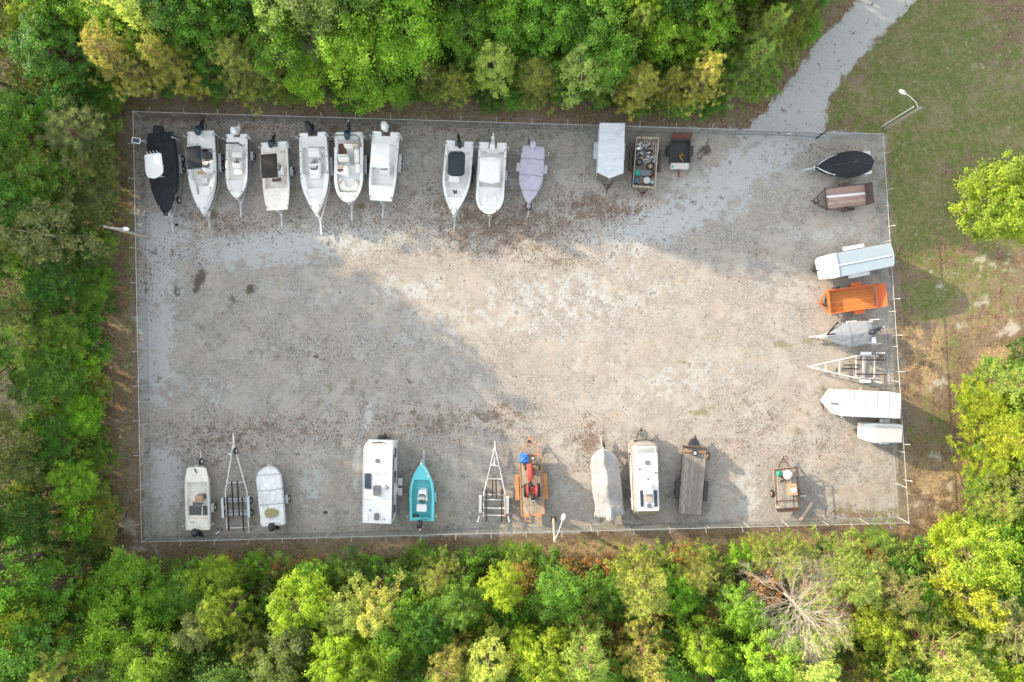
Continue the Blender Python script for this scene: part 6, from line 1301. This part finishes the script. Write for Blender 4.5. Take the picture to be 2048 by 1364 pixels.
REFS = [(p, Vector((*at(x, y, 0).xy, 0)), s) for p, x, y, s in [
 ('black-covered boat', 325, 225, 'u'), ('black-topped boat', 402, 225, 'u'), ('rounded-bow boat', 475, 225, 'u'), ('brown bimini skiff', 548, 228, 'u'), ('open centre-console boat', 625, 230, 'u'), ('deck boat', 697, 230, 'u'), ('flat hard-top boat', 770, 235, 'u'), ('gap in the boat row', 850, 235, 'u'), ('green-topped boat', 918, 240, 'u'), ('domed bay boat', 985, 240, 'u'), ('lavender-covered boat', 1065, 240, 'u'), ('cloudy-roofed trailer', 1220, 245, 'u'), ('scrap trailer', 1295, 250, 'u'), ('rusty tailgate', 1362, 250, 'u'), ('dark oil patch', 1410, 250, 'u'), ('gravel road', 1560, 150, 'u'), ('upper fence gap', 1140, 240, 'u'),
 ('upper yard corner', 250, 250, 'l'), ('solar lamp', 262, 300, 'l'), ('left lamp pole', 255, 455, 'l'), ('dark gravel stains', 255, 560, 'l'), ('left fence middle', 255, 660, 'l'), ('bare left fence stretch', 255, 760, 'l'), ('lower part of the left fence', 255, 880, 'l'), ('lower left fence', 255, 980, 'l'), ('lower yard corner', 260, 1070, 'l'),
 ('jon boat', 395, 1100, 'b'), ('empty four-bunk trailer', 475, 1100, 'b'), ('white tarp boat', 545, 1100, 'b'), ('lone black block', 650, 1100, 'b'), ('white camper', 755, 1090, 'b'), ('turquoise skiff', 845, 1085, 'b'), ('narrow empty trailer', 988, 1080, 'b'), ('red tractor', 1063, 1080, 'b'), ('transformer pole', 1110, 1080, 'b'), ('beige-covered boat', 1215, 1070, 'b'), ('silver camper', 1295, 1070, 'b'), ('weathered flatbed', 1385, 1065, 'b'), ('dark trailer shadow', 1480, 1060, 'b'), ('small plank trailer', 1575, 1060, 'b'), ('slanted plank', 1650, 1060, 'b'), ('grassy fence foot', 1740, 1060, 'b'), ('lower right yard corner', 1830, 1060, 'r'),
 ('short box trailer', 1900, 865, 'r'), ('ribbed-roof trailer', 1910, 790, 'r'), ('pale sandy patch', 2020, 680, 'r'), ('tan brushy edge', 1930, 940, 'r')]]
SIDE = {'u': 'upper wood', 'l': 'left wood', 'b': 'lower wood', 'r': 'right wood'}
TREES = []
def place(kind, proto, x, y, hs, rs, col, look, grp, hero=False, vis=True, lean=0.0):
    me, tr, R, Hh = proto
    nm = {'pine': 'pine_tree', 'broad': 'broadleaf_tree', 'twig': 'sparse_tree', 'dead': 'bare_tree', 'shrub': 'shrub'}[kind]
    o = bpy.data.objects.new(nm, None); C.objects.link(o); o.empty_display_size = .5; o.location = (x, y, -.02); o.rotation_euler = (rnd.uniform(-.04, .04), rnd.uniform(-.04, .04), rnd.random()*6.28); o.scale = (rs/R, rs/R, hs/Hh)
    c = bpy.data.objects.new('crown', me); C.objects.link(c); c.parent = o; c.color = (*[max(.01, v*rnd.uniform(.88, 1.12)) for v in col], 1)
    t = bpy.data.objects.new('trunk' if kind != 'shrub' else 'stem', tr); C.objects.link(t); t.parent = o
    TREES.append(dict(o=o, kind=kind, x=x, y=y, look=look, grp=grp, vis=vis, d=depth_in(x, y), h=hs)); return o
_C = {'golden': (.20, .225, .068), 'olive': (.145, .195, .052), 'dark olive': (.095, .145, .04), 'yellow-green': (.165, .245, .03), 'bright green': (.125, .235, .03), 'mid green': (.085, .182, .032), 'dark green': (.055, .128, .026), 'pale green': (.19, .26, .085), 'grey-green': (.10, .14, .06), 'reddish': (.17, .115, .05), 'grey': (.3, .3, .3)}
COLS = {k: (v[0]*2.0, v[1]*1.88, v[2]*1.8) for k, v in _C.items()}
NAMES = {'pine': 'pine', 'broad': 'broadleaf tree', 'twig': 'thin-leaved tree', 'dead': 'leafless tree', 'shrub': 'bush'}
def hero(px, py, rpx, kind, look, h, cz=.66, mult=1.0):
    """crown centre seen at px,py, rpx its radius in the photo; the foot is moved to stand inside the wood"""
    z = h*cz
    for _ in range(14):
        p = at(px, py, z)
        if depth_in(p.x, p.y) > .7: break
        h *= .92; z = h*cz
    R_ = rpx*(H-z)/F
    pr = {'pine': PP, 'broad': PB, 'twig': PT, 'dead': PD, 'shrub': PS}[kind]
    place(kind, rnd.choice(pr), p.x, p.y, h, R_*mult, COLS[look], look, None, True)
for a in [
 (240, 110, 80, 'pine', 'golden', 10), (340, 125, 75, 'pine', 'olive', 10), (480, 120, 80, 'pine', 'olive', 10), (550, 165, 45, 'pine', 'dark olive', 7), (565, 35, 60, 'twig', 'pale green', 11), (625, 150, 52, 'broad', 'yellow-green', 7), (700, 100, 75, 'broad', 'bright green', 11), (745, 170, 60, 'broad', 'bright green', 8), (820, 70, 75, 'broad', 'bright green', 11), (632, 108, 30, 'dead', 'grey', 8), (912, 165, 52, 'pine', 'olive', 8), (985, 135, 44, 'twig', 'pale green', 8), (1072, 155, 58, 'pine', 'olive', 8), (1165, 145, 48, 'twig', 'pale green', 8), (1275, 165, 56, 'pine', 'golden', 8), (1225, 120, 50, 'broad', 'mid green', 9), (1402, 150, 58, 'pine', 'golden', 9), (1335, 85, 45, 'broad', 'bright green', 9), (1420, 55, 55, 'broad', 'bright green', 10), (1505, 120, 72, 'pine', 'dark olive', 9), (1530, 55, 60, 'pine', 'olive', 10), (1600, 20, 55, 'pine', 'dark olive', 9), (1340, 165, 40, 'pine', 'olive', 7), (920, 60, 55, 'broad', 'mid green', 9), (1000, 50, 55, 'broad', 'mid green', 10), (1090, 60, 60, 'broad', 'mid green', 10), (1180, 50, 60, 'broad', 'mid green', 10), (1270, 60, 50, 'pine', 'olive', 10), (1290, 20, 40, 'broad', 'yellow-green', 11), (860, 150, 45, 'pine', 'dark olive', 7), (1200, 175, 35, 'pine', 'dark olive', 6), (560, 110, 60, 'broad', 'mid green', 9), (430, 50, 55, 'broad', 'mid green', 10), (300, 30, 60, 'twig', 'pale green', 11),
 (150, 265, 85, 'pine', 'grey-green', 9), (175, 330, 60, 'pine', 'dark olive', 7), (90, 110, 70, 'broad', 'dark green', 10), (30, 260, 60, 'broad', 'mid green', 8), (60, 360, 60, 'broad', 'mid green', 8), (190, 400, 50, 'broad', 'grey-green', 6), (85, 470, 75, 'twig', 'grey-green', 9), (190, 520, 45, 'pine', 'grey-green', 5), (110, 560, 45, 'broad', 'dark green', 7), (180, 580, 45, 'broad', 'mid green', 6), (100, 750, 68, 'broad', 'mid green', 7), (20, 790, 50, 'dead', 'grey', 9), (165, 830, 45, 'broad', 'bright green', 6), (40, 620, 50, 'pine', 'grey-green', 7), (150, 960, 45, 'broad', 'bright green', 6), (40, 1040, 60, 'broad', 'dark green', 8), (190, 1055, 48, 'broad', 'olive', 6), (60, 930, 45, 'twig', 'grey-green', 7), (185, 920, 45, 'broad', 'mid green', 5), (210, 190, 45, 'broad', 'mid green', 6),
 (250, 1180, 75, 'broad', 'bright green', 9), (110, 1180, 60, 'broad', 'mid green', 9), (160, 1310, 75, 'pine', 'golden', 12), (320, 1300, 60, 'broad', 'bright green', 11), (430, 1160, 52, 'broad', 'bright green', 8), (460, 1220, 45, 'broad', 'bright green', 9), (600, 1200, 60, 'broad', 'yellow-green', 9), (620, 1160, 40, 'broad', 'bright green', 8), (555, 1320, 60, 'broad', 'grey-green', 11), (668, 1310, 55, 'broad', 'yellow-green', 11), (750, 1215, 42, 'twig', 'pale green', 9), (410, 1240, 50, 'twig', 'grey-green', 9), (560, 1140, 20, 'shrub', 'reddish', 3), (880, 1150, 50, 'pine', 'olive', 7), (840, 1120, 30, 'broad', 'mid green', 5), (1008, 1175, 38, 'broad', 'yellow-green', 9), (930, 1200, 45, 'broad', 'mid green', 8), (1060, 1125, 40, 'broad', 'mid green', 7), (1120, 1180, 50, 'broad', 'mid green', 8), (1055, 1260, 24, 'broad', 'yellow-green', 8), (985, 1310, 55, 'twig', 'pale green', 11), (1170, 1300, 75, 'pine', 'olive', 13), (1290, 1180, 80, 'pine', 'olive', 10), (1395, 1145, 62, 'pine', 'olive', 8), (1290, 1315, 68, 'pine', 'olive', 13), (1475, 1210, 40, 'broad', 'bright green', 8), (1400, 1290, 40, 'broad', 'yellow-green', 9), (1425, 1240, 26, 'shrub', 'reddish', 5), (1510, 1110, 45, 'pine', 'olive', 7), (1570, 1120, 62, 'pine', 'olive', 8), (1600, 1225, 98, 'dead', 'grey', 11), (1700, 1150, 85, 'pine', 'olive', 11), (1760, 1090, 50, 'pine', 'olive', 7), (1780, 1180, 60, 'pine', 'grey-green', 11), (1912, 1088, 55, 'broad', 'yellow-green', 8), (1950, 1110, 60, 'broad', 'yellow-green', 9), (1735, 1245, 44, 'broad', 'yellow-green', 9), (1930, 1190, 52, 'twig', 'yellow-green', 10), (1870, 1310, 100, 'pine', 'olive', 14), (2010, 1230, 75, 'pine', 'grey-green', 13), (1975, 800, 60, 'pine', 'yellow-green', 8), (2020, 870, 80, 'pine', 'yellow-green', 11), (1985, 930, 65, 'pine', 'yellow-green', 9), (2030, 770, 60, 'pine', 'olive', 9), (2000, 1010, 60, 'pine', 'olive', 9), (760, 1330, 50, 'broad', 'bright green', 10), (860, 1250, 50, 'broad', 'dark green', 8), (690, 1150, 45, 'broad', 'dark green', 6), (900, 1320, 60, 'pine', 'olive', 12), (1620, 1340, 60, 'twig', 'pale green', 12)]: hero(*a)
# single tree on the lawn
p = at(1992, 402, 4.5); place('broad', PB[0], p.x-.1, p.y, 7.0, 3.05, tuple(a*.5+b*.5 for a, b in zip(COLS['bright green'], COLS['yellow-green'])), 'bright green', None); LONE = TREES[-1]
p = at(2030, 400, 4.5); place('broad', PB[3], p.x, p.y-.2, 7, 2.8, COLS['yellow-green'], 'yellow-green', None); LONE2 = TREES[-1]
# filler
pts = [(t['x'], t['y'], 1.5) for t in TREES]
r2 = random.Random(5)
def ok(x, y, s): return all((x-a)**2+(y-b_)**2 > (s+c_)**2 for a, b_, c_ in pts)
nvis = 0; _d0 = depth_in
for it in range(11000):
    x = r2.uniform(-50, 46); y = r2.uniform(-32, 38); d = depth_in(x, y)
    if d < 1.2 or (x > 20 and y > 15 and sdf_poly(*gnd_px(x, y), ROAD) < 45): continue
    deep = d > 5
    s = r2.uniform(.75, 1.25) if not deep else 1.3
    if not ok(x, y, s): continue
    left = x < -36; h = r2.uniform(4.5, 7.5) if d < 2.6 else (r2.uniform(6.5, 10) if d < 5 else r2.uniform(9.5, 12.5))
    gx_, gy_ = gnd_px(x, y)
    if left and d > 2.6: h = r2.uniform(8, 10) if gy_ < 280 else (r2.uniform(12.5, 16.5) if gy_ < 720 else r2.uniform(12, 15))
    if left and d > 2.6 and noise.noise(Vector((y*.33, x*.12, 1.7))) > .12: h *= .68
    elif not left and y > 20 and d > 4.2: h = r2.uniform(10.5, 13.5)
    elif not left and y > 20 and d > 2.2: h = r2.uniform(8, 10.5)
    v = CM.transposed() @ Vector((x, y, h*.6-H)); qx, qy = 1024+v.x/-v.z*F, 682-v.y/-v.z*F; mr = (h*.2+1.5)*F/50
    vis = -mr*.7 < qx < 2048+mr*.7 and -mr*.7 < qy < 1364+mr*.7
    if not vis and not (x < -38 or y > 24): continue
    if not vis and (y < -24): continue
    pts.append((x, y, s)); k = r2.random(); side = 'b' if y < -18 else ('l' if left else 'u')
    R_ = (1.25+h*.13)*r2.uniform(.85, 1.15)
    if side in 'b' and x > 4: kind = 'pine' if k < .58 else 'broad'
    else: kind = 'pine' if k < .15 else ('twig' if k < .27 else 'broad')
    look = r2.choice({'pine': ['olive', 'olive', 'grey-green'] if side == 'b' else ['olive', 'dark olive', 'grey-green'], 'twig': ['pale green', 'grey-green'], 'broad': ['dark green', 'dark green', 'mid green', 'mid green', 'bright green', 'grey-green'] if side != 'b' else ['mid green', 'mid green', 'dark green', 'bright green', 'yellow-green']}[kind])
    place(kind, r2.choice({'pine': PP, 'twig': PT, 'broad': PB}[kind]), x, y, h, R_, COLS[look], look, None, vis=vis)
sp_ = []
for it in range(30000):
    x = r2.uniform(-44, 41); y = r2.uniform(-29, 28); d = depth_in(x, y)
    if d < .35 or d > 9: continue
    v = gnd_px(x, y)
    if not (-20 < v[0] < 2070 and -20 < v[1] < 1390): continue
    if any((x-a)**2+(y-b_)**2 < (1.45 if d < 1.3 else 2.05)**2 for a, b_ in sp_): continue
    if len(sp_) > 288: break
    sp_.append((x, y)); h = r2.uniform(1.1, 2.2)+min(3, d*.9)
    place('shrub', r2.choice(PS), x, y, h, r2.uniform(.85, 1.3)+min(.7, d*.2), COLS[(lk := r2.choice(['dark green', 'mid green', 'mid green', 'olive', 'bright green', 'dark olive', 'mid green', 'dark green', 'reddish'] if y < -15 else ['dark green', 'mid green', 'mid green', 'olive', 'bright green', 'dark green']))], lk, None)
# labels that single each tree out
from collections import defaultdict
bk = defaultdict(list)
for t in TREES:
    if t in (LONE, LONE2): continue
    if not t['vis']: tag(t['o'], 'tall shade tree in the deep wood beyond the edge of the photo', 'tree', 'shade trees beyond the photo'); continue
    P_ = Vector((t['x'], t['y'], 0)); ref = min(REFS, key=lambda r: (r[1]-P_).length); t['ref'] = ref
    v = r2; t['side'] = ref[2]
    bk[(t['look'], t['kind'], ref[0])].append(t)
ORD = ['nearest the fence', 'second from the fence', 'third from the fence', 'fourth from the fence', 'fifth from the fence', 'sixth from the fence', 'seventh from the fence', 'eighth from the fence', 'ninth from the fence', 'tenth from the fence', 'eleventh from the fence', 'twelfth from the fence']
GRPN = {'pine': 'pines of the surrounding wood', 'broad': 'broadleaf trees of the surrounding wood', 'twig': 'thin-leaved trees of the surrounding wood', 'dead': 'leafless trees of the surrounding wood', 'shrub': 'bushes along the edge of the wood'}
for (look, kind, rf), L_ in bk.items():
    L_.sort(key=lambda t: t['d'])
    for i, t in enumerate(L_):
        lb = f"{look if look != 'grey' else 'pale grey'} {NAMES[kind]} beyond the {rf}" + (', '+ORD[min(i, 11)] if len(L_) > 1 else f" in the {SIDE[t['side']]}")
        tag(t['o'], lb, 'bush' if kind == 'shrub' else 'tree', GRPN[kind])
tag(LONE['o'], 'rounded bright green tree standing out on the lawn', 'tree'); tag(LONE2['o'], 'yellow-green tree at the edge of the lawn, behind the rounded one', 'tree')
# undergrowth: leafy ground cover and dead brush, one mass nobody could count
L = LM(); L.r = r2; n_ = 0
for it in range(90000):
    x = r2.uniform(-53, 44); y = r2.uniform(-33, 32); d = depth_in(x, y)
    if d < .15 or x < -53: continue
    if d < .8 and r2.random() < .5: continue
    z = r2.uniform(.08, .9 if d > .8 else .35); p0 = Vector((x, y, z)); ct = r2.uniform(.1, .8); n_ += 1
    for j in range(5): L.leaf(p0+ru(r2)*.25, Vector((0, 0, 1))+ru(r2)*.7, .105*r2.uniform(.6, 1.2), ct)
    if n_ > 40000: break
me = L.mesh('undergrowth', LEAF_M); o = bpy.data.objects.new('undergrowth', me); C.objects.link(o); o.color = (.10, .17, .045, 1); o['kind'] = 'stuff'; o['label'] = 'leafy undergrowth covering the floor of the wood'
L = LM(); L.r = r2
for it in range(30000):
    x = r2.uniform(-38.5, 41); y = r2.uniform(-23, 22); d = depth_in(x, y)
    if not (-1.1 < d < .6): continue
    if x > 30 and y > -2: continue
    if noise.noise(Vector((x*.7, y*.7, 9))) < -.1 or sdf_poly(*gnd_px(x, y), LOT) < 10 : continue
    for j in range(4): L.leaf(Vector((x, y, .03+.25*r2.random()*max(0, min(1, d+.9))))+ru(r2)*.12, Vector((0, 0, 1))+ru(r2)*.9, .05*r2.uniform(.6, 1.6), r2.random(), .35)
me = L.mesh('dead_leaves', LEAF_M); o = bpy.data.objects.new('dead_leaves', me); C.objects.link(o); o.color = (.17, .095, .05, 1); o['kind'] = 'stuff'; o['label'] = 'brown dead brush and leaves along the edge of the wood'
